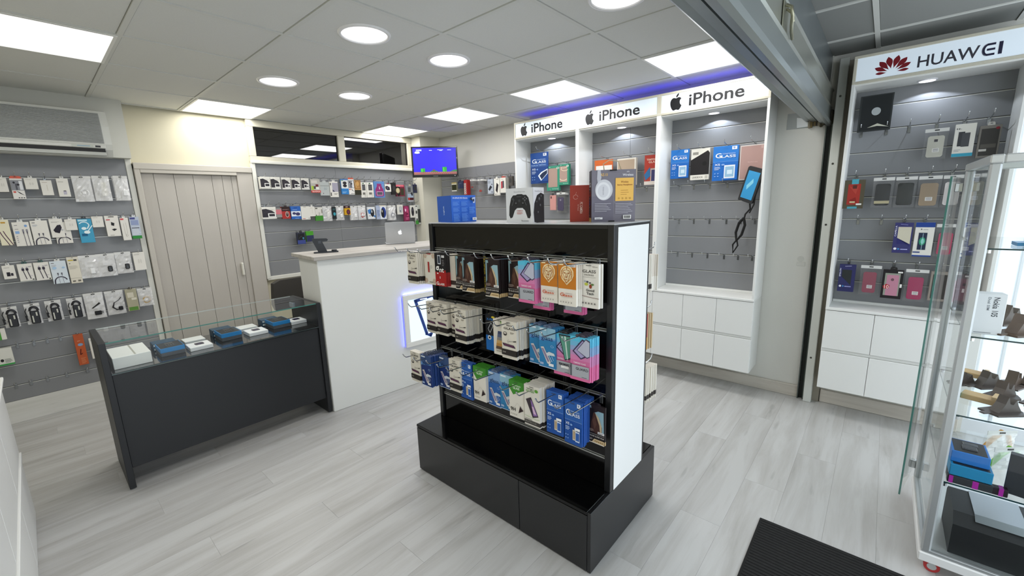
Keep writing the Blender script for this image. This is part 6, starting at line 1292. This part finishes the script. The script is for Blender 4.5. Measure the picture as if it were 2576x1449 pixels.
for k,(x,y,z,s,l) in enumerate(CL): clay('brown phone stand in the glass showcase, '+l,x,y,z,-.8+.2*(k%3),s,['#3f342f','#4a3c34','#55453c'][k%3])
for k,(x,y,l) in enumerate(((2.29,-2.925,'rear'),(1.965,-2.915,'front'))):
    t=tag(empty('wooden_block',(x,y,.7195),-.30),'pale wooden block stand on the third glass shelf, %s one'%l,'block','wooden blocks in the glass showcase'); q=MB(); q.box(-.03,.03,-.06,.05,0,.022,mat('#c9a878',.5,noise=.08,nscale=60),.002); q.box(-.03,.03,-.05,-.035,.022,.036,mat('#d4b68a',.5),.001); q.build('block',t)
t=tag(empty('toy_figure',(1.95,-2.845,.7195),0),'small turquoise clip on the third glass shelf behind the post','clip','things inside the glass showcase'); q=MB(); q.prism([(-.02,0),(.02,0),(.03,.03),(.015,.055),(-.01,.05)],-.01,.01,mat('#3fb4d0',.3),'y'); q.build('clip_body',t)
def T_dark(q,w,d,h): q.box(-w*.9,w*.9,-d*.86,d*.86,h-.001,h+.0005,mat('#22252a',.5)); q.box(-w*.5,w*.1,-d*.4,d*.4,h+.0005,h+.006,mat('#3a3e46',.25),.002); q.box(w*.2,w*.6,-d*.5,d*.3,h+.0005,h+.004,mat('#4a5058',.2),.002)
sbox('gadget_box','blue trimmed black box on the fourth glass shelf, upper of the pile','box',1.845,-2.895,.510,.125,.105,.046,'#2272c4',0,T_dark)
sbox('gadget_box','blue trimmed black box on the fourth glass shelf, lower of the pile','box',1.825,-2.90,.463,.13,.115,.046,'#1f86b8',0,T_dark)
sbox('gadget_box','dark grey box at the bottom of the pile on the fourth glass shelf','box',1.820,-2.902,.431,.13,.12,.031,'#2f3238',0)
sbox('game_box','black and magenta box on the fourth glass shelf at the showcase front','box',1.7685,-2.920,.431,.026,.16,.030,'#1c0f1c',0,lambda q,w,d,h:(q.box(-w-.0006,w,-d*.85,-d*.70,-.0,h+.0006,mat('#a8249c',.35)),q.box(-w-.0006,w,-d*.05,d*.15,0,h+.0006,mat('#a8249c',.35)),q.box(-w-.0006,w,d*.8,d*.95,0,h+.0006,mat('#a8249c',.35)),q.box(-w*.6,w*.6,d*.3,d*.6,h,h+.0008,mat('#cfd0d8',.3))))
for k,(c,l,x,y) in enumerate((('#d89a2a','yellow',2.15,-3.02),('#7fd03a','bright green',1.99,-3.02))):
    t=tag(empty('phone_holder',(x,y,.431),-.9),'%s folding phone holder in a clear bag on the fourth glass shelf'%l,'phone holder','things inside the glass showcase'); q=MB(); q.tube([(-.06,0,.02),(-.02,0,.07),(.01,0,.10),(.035,0,.085),(.055,0,.03)],[.008,.009,.011,.010,.007],mat(c,.3),8); q.build('bracket',t)
    q=pouch('clear_bag',.12,.10,.04,k); q.parent=t; q.location=(.0,-.03,.11)
t=sbox('gadget_box','dark grey and blue box leaning at the right edge of the fourth glass shelf','box',1.80,-3.06,.431,.03,.13,.16,'#33363c',-.2,lambda q,w,d,h:q.box(-w-.0006,-w,-d,d*.3,.06,.15,mat('#1f6fb4',.4)))
t=tag(empty('printer_case',(1.90,-2.98,.119),-.0),'large black padded case with silver lid at the bottom of the glass showcase','case','things inside the glass showcase')
q=MB(); q.prism([(-.13,.0),(.12,.0),(.12,.15),(.10,.17),(-.09,.17),(-.13,.13)],-.12,.10,mat('#15171a',.55),'y'); q.build('body',t)
q=MB(); q.prism([(-.115,.1605),(-.08,.1745),(.10,.1745),(.10,.1705),(-.08,.1705)],-.10,.04,mat('#9a9fa4',.3,.6),'y'); q.build('silver_lid',t)
sbox('flat_pack','flat black pack beside the padded case at the bottom of the showcase','pack',1.80,-3.17,.119,.09,.14,.05,'#202328',-.3,bev=.01)
t=tag(empty('game_controller',(2.06,-3.13,.119),.3),'black gamepad behind the padded case at the bottom of the showcase','controller','things inside the glass showcase'); q=MB(); q.prism([(-.07,-.04),(-.045,-.03),(-.02,-.005),(.02,-.005),(.045,-.03),(.07,-.04),(.075,.02),(.045,.045),(-.045,.045),(-.075,.02)],.03,.07,mat('#1c1d20',.4)); q.cyl((-.03,.015,.07),.012,.012,DARK,12); q.cyl((.03,.015,.07),.012,.012,DARK,12); q.build('body',t)
